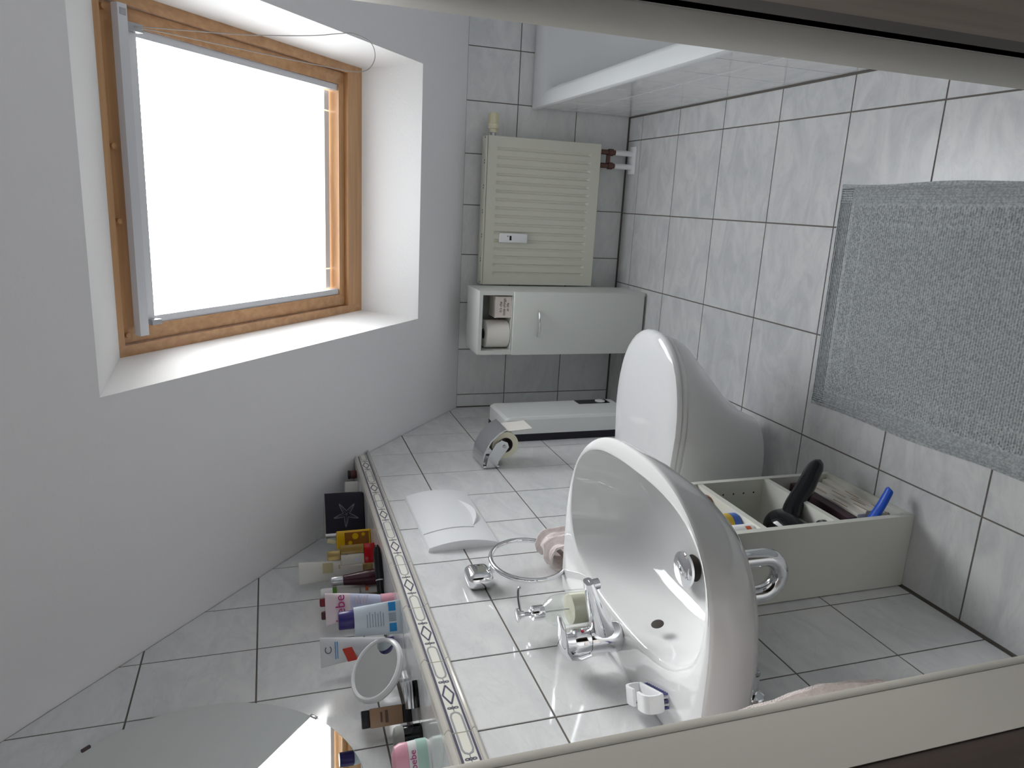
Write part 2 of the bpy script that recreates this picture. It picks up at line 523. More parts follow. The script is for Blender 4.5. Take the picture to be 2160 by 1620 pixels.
def border_meshes():
    hl = A_ / 2 - 0.0013
    prof = border_parts(hl)
    mb = MB(); mb.prism(prof, 'y', -hl, hl)          # (x,z) profile along y
    body = mb.mesh('border_tile'); body.materials.append(MATS['border_cream'])
    # rolls
    rb = MB()
    lo = [(0.0042, 0.0), (0.0088, 0.002), (0.0109, 0.005), (0.0088, 0.0082), (0.0040, 0.0098)]
    hi = [(0.0042, 0.0445), (0.0098, 0.0472), (0.0124, 0.051), (0.0098, 0.0547), (0.0045, 0.0579)]
    for pr in (lo, hi):
        rb.rings([[(a, -hl, b) for a, b in pr], [(a, hl, b) for a, b in pr]], False, smooth=True)
    rolls = rb.mesh('border_roll'); rolls.materials.append(MATS['border_roll'])
    x = 0.0039
    ib = MB()
    strip(ib, [(-hl, 0.0122), (hl, 0.0122)], 0.0040, x)
    strip(ib, [(-hl, 0.0422), (hl, 0.0422)], 0.0040, x)
    zc = 0.0272
    d = [(-0.027, zc), (0.0, zc + 0.0105), (0.027, zc), (0.0, zc - 0.0105)]
    for i in range(4): strip(ib, [d[i], d[(i + 1) % 4]], 0.0034, x)
    for s in (-1, 1):
        for off in (-0.0062, 0.0, 0.0062):
            c = [(s * 0.0375 + 0.0022 * math.cos(a), zc + off + 0.0036 * math.sin(a)) for a in [2 * math.pi * k / 10 for k in range(10)]]
            strip(ib, c, 0.0018, x, True)
        strip(ib, [(s * 0.030, zc), (s * 0.046, zc)], 0.0012, x)
    ink = ib.mesh('ornament'); ink.materials.append(MATS['ink_blue'])
    gb = MB()
    for s in (-1, 1):
        u0, u1 = 0.049, hl
        arc = [(s * u1, zc + 0.0095), (s * (u0 + 0.012), zc + 0.0095), (s * (u0 + 0.004), zc + 0.0068), (s * u0, zc), (s * (u0 + 0.004), zc - 0.0068), (s * (u0 + 0.012), zc - 0.0095), (s * u1, zc - 0.0095)]
        strip(gb, arc, 0.0036, x)
    link = gb.mesh('ornament_oval'); link.materials.append(MATS['ink_grey'])
    return body, rolls, ink, link
BM_ = border_meshes()
def short_border(y0, y1):
    mb = MB(); mb.prism(border_parts(0), 'y', -(y1 - y0) / 2 + 0.0013, (y1 - y0) / 2 - 0.0013)
    me = mb.mesh('border_tile'); me.materials.append(MATS['border_cream'])
    return me
for i in range(len(py) - 1):
    y0, y1 = py[i], py[i + 1]
    if y1 > -0.35: continue        # beyond the slope
    full = abs((y1 - y0) - A_) < 0.002
    # last tiles are cut off by the slope
    loc = Matrix.Translation((0, (y0 + y1) / 2, 1.1745))
    t = ob('border_tile', BM_[0] if full else short_border(y0, y1), None, wll, matrix=loc)
    if full:
        for me in BM_[1:]: ob(me.name, me, None, t)

# right wall, front wall with doorway
MB().box(XR, XR + 0.2, YF - 0.3, 0.2, -0.05, ZC + 0.2).build('wall_right', 'reveal_plaster', kind='structure')
DX0, DX1, DZ = 0.33, 1.03, 2.02
fw = MB()
fw.box(XU - 0.2, DX0 - 0.051, YF - 0.10, YF - 0.007, -0.05, ZC + 0.1)
fw.box(DX1 + 0.001, XR + 0.2, YF - 0.10, YF, -0.05, ZC + 0.1)
fw.box(DX0 - 0.001, DX1 + 0.001, YF - 0.10, YF, DZ, ZC + 0.1)
fw.build('wall_front', 'reveal_plaster', kind='structure')

# ceiling: slope with the skylight hole, and the flat part
cb = MB()
X0, X1 = XU - 0.2, XR + 0.2
HX0, HX1, HS0, HS1 = 0.438, 1.347, 0.355, 1.725
SMAX = -YC * NN
def slab(xa, xb, sa, sb):
    P = [W(xa, sa, 0), W(xb, sa, 0), W(xb, sb, 0), W(xa, sb, 0), W(xa, sa, 0.03), W(xb, sa, 0.03), W(xb, sb, 0.03), W(xa, sb, 0.03)]
    cb.hexa(P)
slab(X0, HX0, -0.3, SMAX); slab(HX1, X1, -0.3, SMAX)
slab(HX0, HX1, -0.3, HS0); slab(HX0, HX1, HS1, SMAX)
cb.box(X0, X1, -4.4, YC, ZC, ZC + 0.05)
cb.build('ceiling', 'plaster', kind='structure')

# hallway behind the doorway (closes the space around the camera)
hb = MB()
hb.box(XU - 0.25, XU - 0.2, -4.4, YF - 0.1, -0.05, ZC + 0.1)
hb.box(XR + 0.2, XR + 0.25, -4.4, YF - 0.1, -0.05, ZC + 0.1)
hb.box(XU - 0.25, XR + 0.25, -4.45, -4.4, -0.05, ZC + 0.1)
hb.build('wall_hall', 'hall_paint', kind='structure')

# silicone lines
sb = MB()
sb.box(XU - 0.002, XU + 0.003, YF, -0.6, LED - 0.001, LED + 0.0035)
sb.build('trim_1', 'silicone', kind='structure')

# doorway frame
door = empty('door_1', (0, 0, 0), kind='structure')
MB().rbox(DX0 - 0.05, DX0, -2.52, -2.4230, -0.002, DZ + 0.05, 0.0004, 1).build('jamb', 'jamb_beige', door)
MB().rbox(DX1, DX1 + 0.05, -2.505, -2.40, -0.002, DZ + 0.05, 0.003, 2).build('jamb', 'jamb_beige', door)
MB().rbox(DX0, DX1, -2.52, -2.413, DZ, DZ + 0.05, 0.003, 2).build('head', 'jamb_beige', door)
MB().rbox(DX0 - 0.07, DX0 + 0.0004, -2.426, -2.412, 0, DZ + 0.1, 0.0006, 2).build('architrave', 'jamb_beige', door)
MB().rbox(DX1 + 0.052, DX1 + 0.11, -2.42, -2.408, 0, DZ + 0.1, 0.003, 2).build('architrave', 'jamb_beige', door)
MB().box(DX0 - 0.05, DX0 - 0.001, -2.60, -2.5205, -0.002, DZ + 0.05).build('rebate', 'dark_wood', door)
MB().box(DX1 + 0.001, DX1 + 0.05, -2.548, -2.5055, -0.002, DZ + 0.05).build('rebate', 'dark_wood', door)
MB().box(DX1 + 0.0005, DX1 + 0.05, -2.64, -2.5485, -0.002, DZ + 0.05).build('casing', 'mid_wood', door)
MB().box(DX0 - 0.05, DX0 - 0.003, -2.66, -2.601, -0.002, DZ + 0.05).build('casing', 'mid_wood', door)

# ------------------------------------------------------------------ skylight
win = empty('window_1', (0, 0, 0), kind='structure')
FX0, FX1, FS0, FS1 = 0.460, 1.320, 0.437, 1.504
def wq(m, P, name, parent=win):
    return MB().hexa(P).build(name, m, parent)
def bar(name, m, x0, x1, s0, s1, t0, t1, parent=win):
    P = [W(x0, s0, t0), W(x1, s0, t0), W(x1, s1, t0), W(x0, s1, t0), W(x0, s0, t1), W(x1, s0, t1), W(x1, s1, t1), W(x0, s1, t1)]
    return MB().hexa(P).build(name, m, parent)
# plastered reveals (thin slabs flaring from the roof opening to the frame)
def reveal(a, b, c, d, out):
    P = [W(*a), W(*b), W(*c), W(*d)]
    Q = [p + out * 0.03 + E3 * (0.031 if i < 2 else 0.0) for i, p in enumerate(P)]
    MB().hexa([P[0], P[1], P[2], P[3], Q[0], Q[1], Q[2], Q[3]]).build('reveal', 'reveal_plaster', win)
reveal((HX0, HS0, 0), (HX0, HS1, 0), (FX0, FS1, WT), (FX0, FS0, WT), Vector((-1, 0, 0)))
reveal((HX1, HS0, 0), (HX1, HS1, 0), (FX1, FS1, WT), (FX1, FS0, WT), Vector((1, 0, 0)))
reveal((HX0, HS0, 0), (HX1, HS0, 0), (FX1, FS0, WT), (FX0, FS0, WT), -E2)
reveal((HX0, HS1, 0), (HX1, HS1, 0), (FX1, FS1, WT), (FX0, FS1, WT), E2)
# outer frame
bar('frame', 'pine_s', FX0 - 0.03, FX0 + 0.028, FS0 - 0.03, FS1 + 0.03, WT, WT + 0.10)
bar('frame', 'pine_s', FX1 - 0.028, FX1 + 0.03, FS0 - 0.03, FS1 + 0.03, WT, WT + 0.10)
bar('frame', 'pine_x', FX0 + 0.028, FX1 - 0.028, FS0 - 0.03, FS0 + 0.085, WT, WT + 0.10)
bar('frame', 'pine_x', FX0 + 0.028, FX1 - 0.028, FS1 - 0.018, FS1 + 0.03, WT, WT + 0.10)
# sash
SX0, SX1, SS0, SS1 = 0.490, 1.290, FS0 + 0.088, FS1 - 0.020
bar('sash', 'pine_s', SX0, SX0 + 0.040, SS0, SS1, WT + 0.015, WT + 0.085)
bar('sash', 'pine_s', SX1 - 0.040, SX1, SS0, SS1, WT + 0.015, WT + 0.085)
bar('sash', 'pine_x', SX0 + 0.040, SX1 - 0.040, SS0, SS0 + 0.030, WT + 0.015, WT + 0.085)
bar('sash', 'pine_x', SX0 + 0.040, SX1 - 0.040, SS1 - 0.055, SS1, WT + 0.015, WT + 0.085)
# pane
bar('pane', 'window_glass', SX0 + 0.035, SX1 - 0.035, SS0 + 0.02, SS1 - 0.04, WT + 0.060, WT + 0.062)
# blind side channels and bottom clip strips
bar('channel', 'alu', SX0 + 0.041, SX0 + 0.060, SS0 + 0.031, SS1 - 0.10, WT + 0.020, WT + 0.040)
bar('channel', 'alu', SX1 - 0.060, SX1 - 0.041, SS0 + 0.031, SS1 - 0.10, WT + 0.020, WT + 0.040)
for xa, xb in ((0.552, 0.62), (0.625, 1.16), (1.165, 1.228)):
    bar('seal_strip', 'strip_grey', xa, xb, SS0 + 0.038, SS0 + 0.064, WT + 0.050, WT + 0.0595)
# blind cassette and ventilation bar along the top
bar('cassette', 'alu_light', SX0 + 0.041, SX1 - 0.041, SS1 - 0.098, SS1 - 0.056, WT + 0.005, WT + 0.050)
o = bar('ventilation_bar', 'alu', SX0 + 0.022, SX1 - 0.004, SS1 - 0.050, SS1 - 0.024, WT - 0.026, WT - 0.006)
MB().hexa([W(1.262, SS1 - 0.046, WT - 0.0275), W(1.276, SS1 - 0.046, WT - 0.0275), W(1.276, SS1 - 0.030, WT - 0.0275), W(1.262, SS1 - 0.030, WT - 0.0275),
           W(1.262, SS1 - 0.046, WT - 0.0255), W(1.276, SS1 - 0.046, WT - 0.0255), W(1.276, SS1 - 0.030, WT - 0.0255), W(1.262, SS1 - 0.030, WT - 0.0255)]).build('badge', 'grey_plastic', o)
bar('end_bracket', 'grey_plastic', 1.236, 1.254, SS1 - 0.105, SS1 - 0.054, WT - 0.012, WT + 0.006)
bar('end_bracket', 'grey_plastic', 0.532, 0.545, SS1 - 0.105, SS1 - 0.075, WT - 0.012, WT + 0.006)
for x in (0.512, 0.795, 0.97, 1.276):
    MB().cyl(W(x, SS1 - 0.014, WT + 0.016), W(x, SS1 - 0.014, WT + 0.004), 0.007, 12).build('screw_cap', 'pine_x', win)

# pull cord
top = W(1.245, SS1 - 0.075, WT - 0.016)
pts = []
xa, ya, zt = top.x, top.y, top.z
zb = 1.218
ctrl = [(xa, ya, zt), (xa + 0.004, ya, zt - 0.12), (xa + 0.010, ya, zt - 0.26), (xa + 0.024, ya, zt - 0.40), (xa + 0.036, ya - 0.002, zt - 0.47), (xa + 0.040, ya - 0.004, zb + 0.055),
        (xa + 0.024, ya - 0.006, zb + 0.012), (xa - 0.010, ya - 0.006, zb), (xa - 0.042, ya - 0.006, zb + 0.018), (xa - 0.050, ya - 0.004, zb + 0.055), (xa - 0.046, ya - 0.002, zb + 0.11), (xa - 0.034, ya, zt - 0.33), (xa - 0.020, ya, zt - 0.19), (xa - 0.007, ya, zt - 0.07), (xa - 0.002, ya, zt)]
def spline(P, n=6):
    P = [Vector(p) for p in P]; out = []
    for i in range(len(P) - 1):
        p0, p1, p2, p3 = P[max(i - 1, 0)], P[i], P[i + 1], P[min(i + 2, len(P) - 1)]
        for k in range(n):
            t = k / n
            out.append(0.5 * ((2 * p1) + (p2 - p0) * t + (2 * p0 - 5 * p1 + 4 * p2 - p3) * t * t + (3 * p1 - p0 - 3 * p2 + p3) * t ** 3))
    out.append(P[-1]); return out
mat('cord', (0.42, 0.40, 0.38), 0.7)
MB().tube(spline(ctrl, 6), 0.0011, 6).build('pull_cord', 'cord', label='thin grey cord loop hanging down from the skylight blind', cat='cord')

# ================================================================== bath
tub = empty('bathtub', (XT, 0, 0), label='white built-in bathtub with a tiled front panel along the right wall', cat='bathtub')
pan = MB().box(TH, 0.03, YF + 0.006, -0.002, 0.004, 0.432).build('panel', 'grout', tub)
pj = [-v for v in grid(0.87 - 4 * A_, A_, 0.004, -YF - 0.01)][::-1]
# outward normal is -X: U=(0,-1,0) V=(0,0,1) -> (-1,0,0)
pj2 = [-v for v in pj][::-1]
tiles(pan, (TH, 0, 0), (0, -1, 0), (0, 0, 1), pj2, [0.006, 0.272, 0.430], 0.003, TH, 'wall_tile')
# enamel body: rim and basin
def rrect(x0, x1, y0, y1, r, z, n=8):
    out = []
    for cx, cy, a0 in ((x1 - r, y1 - r, 0), (x0 + r, y1 - r, 90), (x0 + r, y0 + r, 180), (x1 - r, y0 + r, 270)):
        for k in range(n + 1):
            a = math.radians(a0 + 90 * k / n)
            out.append((cx + r * math.cos(a), cy + r * math.sin(a), z))
    return out
TW = XR - XT - 0.004
rg = [rrect(-0.008, TW, -1.775, -0.004, 0.012, 0.430), rrect(-0.008, TW, -1.775, -0.004, 0.012, 0.444), rrect(-0.004, TW - 0.004, -1.771, -0.008, 0.012, 0.452),
      rrect(0.004, TW - 0.01, -1.763, -0.016, 0.012, 0.455), rrect(0.040, TW - 0.045, -1.70, -0.065, 0.10, 0.455), rrect(0.052, TW - 0.058, -1.685, -0.085, 0.11, 0.449), rrect(0.062, TW - 0.07, -1.67, -0.10, 0.12, 0.430),
      rrect(0.085, TW - 0.095, -1.62, -0.15, 0.14, 0.28), rrect(0.115, TW - 0.125, -1.56, -0.24, 0.16, 0.13), rrect(0.16, TW - 0.17, -1.48, -0.34, 0.14, 0.085), rrect(0.25, TW - 0.26, -1.2, -0.6, 0.1, 0.08)]
mb = MB(); mb.rings(rg, True, False, True)
mb.build('basin', 'tub_enamel', tub)
MB().lathe([(0.0, 0.0), (0.028, 0.0), (0.030, 0.003), (0.022, 0.006), (0.0, 0.007)], 24, (TW / 2, -0.45, 0.084)).build('drain', 'chrome', tub)
MB().box(0.0, TW, YF + 0.006, -1.779, 0.004, 0.45).build('end_block', 'reveal_plaster', tub)

# ================================================================== radiator
rad = empty('radiator', (0.8475, 0, 0), label='cream white panel radiator with vertical ribs on the low back wall', cat='radiator')
RW, RZ0, RZ1 = 0.2925, 0.166, 0.664
nr = 16
front = []
mb = MB()
# front skin with pressed vertical channels
xs = [-RW + 0.030]
pitch = (2 * RW - 0.06) / nr
for k in range(nr):
    x = -RW + 0.03 + k * pitch
    front += [(x, -0.100), (x + pitch * 0.30, -0.100), (x + pitch * 0.42, -0.0945), (x + pitch * 0.58, -0.0945), (x + pitch * 0.70, -0.100)]
front.append((RW - 0.03, -0.100))
za, zb_ = RZ0 + 0.045, RZ1 - 0.045
mb.rings([[(x, y, za + (0.012 if y > -0.099 else 0)) for x, y in front], [(x, y, zb_ - (0.012 if y > -0.099 else 0)) for x, y in front]], False, smooth=False)
mb.rings([[(x, y, za + (0.012 if y > -0.099 else 0)) for x, y in front], [(x, -0.100, za) for x, y in front]], False, smooth=False)
mb.rings([[(x, y, zb_ - (0.012 if y > -0.099 else 0)) for x, y in front], [(x, -0.100, zb_) for x, y in front]], False, smooth=False)
# plain margins round the pressed field
for a, b, c, d in ((-RW, -RW + 0.03, RZ0 + 0.004, RZ1 - 0.006), (RW - 0.03, RW, RZ0 + 0.004, RZ1 - 0.006), (-RW + 0.03, RW - 0.03, RZ0 + 0.004, za), (-RW + 0.03, RW - 0.03, zb_, RZ1 - 0.006)):
    mb.quad((a, -0.100, c), (b, -0.100, c), (b, -0.100, d), (a, -0.100, d))
mb.box(-RW, RW, -0.0935, -0.084, RZ0, RZ1 - 0.006)
mb.quad((-RW, -0.100, RZ0 + 0.004), (-RW, -0.0935, RZ0), (-RW, -0.0935, RZ1 - 0.006), (-RW, -0.100, RZ1 - 0.006))
mb.quad((RW, -0.100, RZ0 + 0.004), (RW, -0.0935, RZ0), (RW, -0.0935, RZ1 - 0.006), (RW, -0.100, RZ1 - 0.006))
mb.quad((-RW, -0.100, RZ0 + 0.004), (RW, -0.100, RZ0 + 0.004), (RW, -0.0935, RZ0), (-RW, -0.0935, RZ0))
mb.build('front_panel', 'radiator_white', rad)
MB().rbox(-RW, RW, -0.098, -0.040, RZ1 - 0.006, RZ1 + 0.002, 0.002, 2).build('top_grille', 'radiator_white', rad)
MB().box(-RW - 0.001, -RW + 0.004, -0.098, -0.042, RZ0 + 0.01, RZ1 - 0.006).build('side_cover', 'radiator_white', rad)
MB().box(RW - 0.004, RW + 0.001, -0.098, -0.042, RZ0 + 0.01, RZ1 - 0.006).build('side_cover', 'radiator_white', rad)
MB().box(-RW + 0.01, RW - 0.01, -0.083, -0.030, RZ0 + 0.02, RZ1 - 0.03).build('convector', 'radiator_white', rad)
for s in (-1, 1): MB().box(s * 0.2 - 0.015, s * 0.2 + 0.015, -0.030, -0.001, 0.3, 0.34).build('bracket', 'radiator_white', rad)
for k in range(7):
    x = RW - 0.002 - k * (2 * RW - 0.004) / 6
    for dx in (-0.005, 0.005):
        if abs(x + dx) > RW: continue
        MB().cyl((x + dx, -0.085, RZ1 + 0.0018), (x + dx, -0.085, RZ1 + 0.0030), 0.0032, 8).build('grille_hole', 'hole_dark', rad)
# thermostat head
th = MB().lathe([(0.0, 0.0), (0.016, 0.0), (0.016, 0.014), (0.021, 0.016), (0.022, 0.034), (0.019, 0.036), (0.019, 0.070), (0.016, 0.076), (0.0, 0.077)], 24).build('thermostat_head', 'plastic_cream', rad)
th.matrix_local = Matrix.Translation((RW + 0.014, -0.062, 0.628)) @ Matrix.Rotation(math.radians(90), 4, 'Y')
for k in range(10):
    a = 2 * math.pi * k / 10
    q = MB().box(-0.0016, 0.0016, 0.0185, 0.0215, 0.038, 0.072).build('rib', 'plastic_cream', th)
    q.matrix_local = Matrix.Rotation(a, 4, 'Z')
MB().cyl((RW - 0.005, -0.062, 0.628), (RW + 0.014, -0.062, 0.628), 0.011, 16).build('valve_collar', 'chrome_dark', rad)
# pipe connections
for x in (0.2665, 0.2120):
    MB().cyl((x, -0.062, RZ0 + 0.004), (x, -0.062, 0.085), 0.0105, 16).build('copper_joint', 'copper', rad)
    MB().lathe([(0.0145, 0.0), (0.0145, 0.020), (0.012, 0.022)], 16, (x, -0.062, 0.098), cap0=True, cap1=True).build('union_nut', 'copper', rad)
    MB().cyl((x, -0.062, 0.088), (x, -0.062, 0.006), 0.0115, 16).build('pipe_sleeve', 'plastic_white', rad)
MB().rbox(0.183, 0.297, -0.093, -0.033, 0.0, 0.008, 0.003, 2).build('floor_rosette', 'plastic_white', rad)
MB().box(0.215, 0.263, -0.066, -0.058, 0.110, 0.126).build('cross_piece', 'copper', rad)

hc = empty('heat_cost_meter', (0.746, -0.1004, 0.478), label='small white meter with a black display stuck on the radiator front', cat='meter')
MB().rbox(-0.019, 0.019, -0.016, 0.0, 0.0, 0.120, 0.004, 3).build('housing', 'plastic_white', hc)
MB().box(-0.009, 0.009, -0.0166, -0.0158, 0.070, 0.078).build('display', 'black_gloss', hc)
MB().cyl((-0.009 + 0.016, -0.0164, 0.086), (-0.009 + 0.016, -0.0158, 0.086), 0.0022, 10).build('sensor_window', 'black_gloss', hc)

# ================================================================== narrow cabinet
CX, CY = 0.4225, -0.285
cab = empty('bathroom_cabinet', (CX, CY, 0), label='narrow white bathroom cabinet with an open niche above its door', cat='cabinet')
w, d, h = 0.1265, 0.185, 0.720
MB().box(-w, -w + 0.016, 0.0, d, 0.0, h).build('side_panel', 'cabinet_white', cab)
MB().box(w - 0.016, w, 0.0, d, 0.0, h).build('side_panel', 'cabinet_white', cab)
MB().box(-w + 0.016, w - 0.016, 0.0, d, h - 0.014, h).build('top_panel', 'cabinet_white', cab)
MB().box(-w + 0.016, w - 0.016, d - 0.006, d, 0.0, h - 0.014).build('back_panel', 'cabinet_white', cab)
MB().box(-w + 0.016, w - 0.016, 0.004, d - 0.006, 0.568, 0.584).build('niche_shelf', 'cabinet_white', cab)
MB().box(-w + 0.016, w - 0.016, 0.012, d - 0.006, 0.004, 0.030).build('bottom_panel', 'cabinet_white', cab)
dr = MB().rbox(-w + 0.0005, w - 0.0005, -0.016, -0.001, 0.012, 0.582, 0.0015, 2).build('door', 'cabinet_white', cab)
hp = [(-0.050, -0.016, 0.478), (-0.046, -0.026, 0.478), (-0.025, -0.033, 0.478), (0.0, -0.035, 0.478), (0.025, -0.033, 0.478), (0.046, -0.026, 0.478), (0.050, -0.016, 0.478)]
MB().tube(spline(hp, 4), [0.003 + 0.0022 * math.sin(math.pi * i / 24) for i in range(25)], 10).build('handle', 'chrome', dr)

nz = 0.5845
tr = empty('spare_toilet_roll', (CX - 0.052, CY + 0.062, nz), label='white toilet paper roll standing upright in the cabinet niche', cat='toilet roll')
MB().lathe([(0.021, 0.0), (0.052, 0.0), (0.056, 0.003), (0.056, 0.095), (0.052, 0.098), (0.021, 0.098), (0.021, 0.0)], 36, cap0=False, cap1=False).build('paper', 'roll_paper', tr)
MB().lathe([(0.0205, 0.001), (0.0205, 0.0985), (0.019, 0.0985), (0.019, 0.001)], 24, cap0=False, cap1=False).build('core', 'cardboard', tr)
gb_ = empty('gift_box', (CX + 0.062, CY + 0.012, nz), rz=0.0, label='small pale pink printed paper box beside the roll in the niche', cat='box')
MB().rbox(-0.042, 0.042, 0.0, 0.085, 0.0, 0.066, 0.0012, 1, False).build('body', 'gift_pink', gb_)
MB().box(-0.0425, 0.0425, -0.0006, 0.0856, 0.060, 0.0668).build('lid', 'gift_pink', gb_)
tm = text_mesh("It's the\nlittle things\nin life", 0.0155, 0.0002, shear=0.25, space=0.95)
tm.materials.append(MATS['ink_brown'])
t = ob('print', tm, None, gb_); t.matrix_local = Matrix.Translation((0.0, -0.0005, 0.030)) @ Matrix.Rotation(math.radians(90), 4, 'X')

# ================================================================== wall heater box
ht = empty('wall_heater', (0, -0.39, 0.12), label='white wall box with a black back and dial panel near the corner', cat='heater')
MB().box(0.0005, 0.029, -0.110, 0.110, 0.0, 0.540).build('back_plate', 'heater_black', ht)
hpf = [(-0.108, 0.0), (0.106, 0.0)]
mb = MB()
yb0_, yb1_ = -0.110, 0.110
R0 = rrect(-0.110, 0.110, 0.0, 0.540, 0.010, 0.0, 4)
def mp(r, x): return [(x, p[0], p[1]) for p in r]
mb.rings([mp(rrect(-0.110, 0.110, 0.0, 0.540, 0.012, 0, 4), 0.0295), mp(rrect(-0.110, 0.110, 0.0, 0.540, 0.012, 0, 4), 0.086), mp(rrect(-0.106, 0.104, 0.004, 0.530, 0.014, 0, 4), 0.0945),
          mp(rrect(-0.098, 0.085, 0.012, 0.488, 0.02, 0, 4), 0.0965)], True, False, True, False)
mb.build('cover', 'heater_white', ht)
bd = MB().box(0.0966, 0.0985, 0.040, 0.092, 0.036, 0.176).build('dial_panel', 'black_gloss', ht)
q = MB().lathe([(0.0, 0.0), (0.021, 0.0), (0.021, 0.0025), (0.019, 0.0035), (0.0, 0.0036)], 28).build('knob', 'plastic_white', bd)
q.matrix_local = Matrix.Translation((0.0986, 0.066, 0.070)) @ Matrix.Rotation(math.radians(90), 4, 'Y')

# ================================================================== toilet
TY = -1.15
wc = empty('toilet', (0, TY, 0), label='white wall-hung toilet with a closed lid beside the washbasin', cat='toilet')
def dshape(L_, hw, x0, z, n=40, e=2.25, tail=0.45):
    """D outline from the wall x0 to the tip L_, half width hw"""
    out = []
    xm = x0 + (L_ - x0) * tail
    N = n // 2
    for k in range(N + 1):
        a = -math.pi / 2 + math.pi * k / N
        c, s = math.cos(a), math.sin(a)
        out.append((xm + (L_ - xm) * abs(c) ** (2 / e), hw * math.copysign(abs(s) ** (2 / e), s), z))
    M_ = n - N - 1
    pts_ = [(xm, hw), (x0 + 0.03, hw * 0.90), (x0, hw * 0.84), (x0, -hw * 0.84), (x0 + 0.03, -hw * 0.90), (xm, -hw)]
    # resample the straight back
    seg = [(Vector(pts_[i + 1]) - Vector(pts_[i])).length for i in range(5)]; T = sum(seg)
    for k in range(1, M_ + 1):
        dd = T * k / (M_ + 1); i = 0
        while dd > seg[i]: dd -= seg[i]; i += 1
        p = Vector(pts_[i]).lerp(Vector(pts_[i + 1]), dd / seg[i]); out.append((p.x, p.y, z))
    return out
mb = MB()
mb.rings([dshape(0.262, 0.080, 0.0, 0.055), dshape(0.272, 0.090, 0.0, 0.060), dshape(0.300, 0.105, 0.0, 0.12), dshape(0.360, 0.125, 0.0, 0.20), dshape(0.455, 0.152, 0.0, 0.29),
          dshape(0.515, 0.170, 0.0, 0.35), dshape(0.535, 0.177, 0.0, 0.385), dshape(0.535, 0.177, 0.0, 0.398), dshape(0.528, 0.172, 0.004, 0.402)], True, True, True)
mb.build('bowl', 'ceramic', wc)
mb = MB(); mb.rings([dshape(0.538, 0.180, 0.075, 0.404), dshape(0.542, 0.183, 0.072, 0.408), dshape(0.542, 0.183, 0.072, 0.416), dshape(0.538, 0.180, 0.075, 0.420)], True, True, True)
mb.build('seat', 'ceramic', wc)
mb = MB(); mb.rings([dshape(0.542, 0.183, 0.070, 0.4225), dshape(0.549, 0.189, 0.066, 0.427), dshape(0.549, 0.189, 0.066, 0.434), dshape(0.544, 0.185, 0.070, 0.441), dshape(0.530, 0.172, 0.080, 0.4455), dshape(0.48, 0.13, 0.11, 0.447)], True, True, True)
mb.build('lid', 'ceramic', wc)
for s in (-1, 1): MB().cyl((0.058, s * 0.075 - 0.02, 0.418), (0.058, s * 0.075 + 0.02, 0.418), 0.011, 16).build('hinge', 'chrome', wc)

# flush plate (barrel-shaped front)
fp = empty('flush_plate', (0, -1.145, 0.932), label='white rectangular flush plate on the tiles above the toilet', cat='flush plate')
H_, hw = 0.190, 0.175
prof = [(0.0, 0.0), (0.004, 0.0)] + [(0.006 + 0.019 * math.sin(math.pi * (0.06 + 0.88 * k / 16)) ** 0.8, H_ * (0.01 + 0.98 * k / 16)) for k in range(17)] + [(0.004, H_), (0.0, H_)]
MB().prism(prof, 'y', -hw, hw, smooth=False).build('frame', 'plate_white', fp)
def px(z): return 0.006 + 0.019 * math.sin(math.pi * (0.06 + 0.88 * (z / H_ - 0.01) / 0.98)) ** 0.8
mb = MB(); R = []
zs = [0.048 + (H_ - 0.002 - 0.048) * k / 12 for k in range(13)]
for y in (-0.095, 0.100):
    R.append([(px(z) + 0.0022, y, z) for z in zs])
mb.rings(R, False, smooth=True)
mb.rings([[(px(z) + 0.0022, -0.095, z) for z in zs], [(px(z) - 0.004, -0.095, z) for z in zs]], False)
mb.rings([[(px(z) + 0.0022, 0.100, z) for z in zs], [(px(z) - 0.004, 0.100, z) for z in zs]], False)
mb.quad((px(zs[0]) + 0.0022, -0.095, zs[0]), (px(zs[0]) + 0.0022, 0.1, zs[0]), (px(zs[0]) - 0.004, 0.1, zs[0]), (px(zs[0]) - 0.004, -0.095, zs[0]))
mb.build('button', 'plate_white', fp)
# scooped finger groove under the button
mb = MB(); top_, mid_, low_, lip_ = [], [], [], []
for k in range(17):
    y = -0.085 + 0.180 * k / 16
    e = math.sin(math.pi * k / 16)
    za_ = 0.0475; zl = za_ - 0.028 * e
    top_.append((px(za_) + 0.0006, y, za_)); mid_.append((px(za_ - 0.014 * e) + 0.0010 + 0.0012 * e, y, za_ - 0.014 * e)); low_.append((px(zl) + 0.0010 + 0.0100 * e, y, zl)); lip_.append((px(zl - 0.006 * e) + 0.0003, y, zl - 0.007 * e))
mb.rings([top_, mid_, low_, lip_], False, smooth=False)
mb.build('finger_groove', 'plate_white', fp)

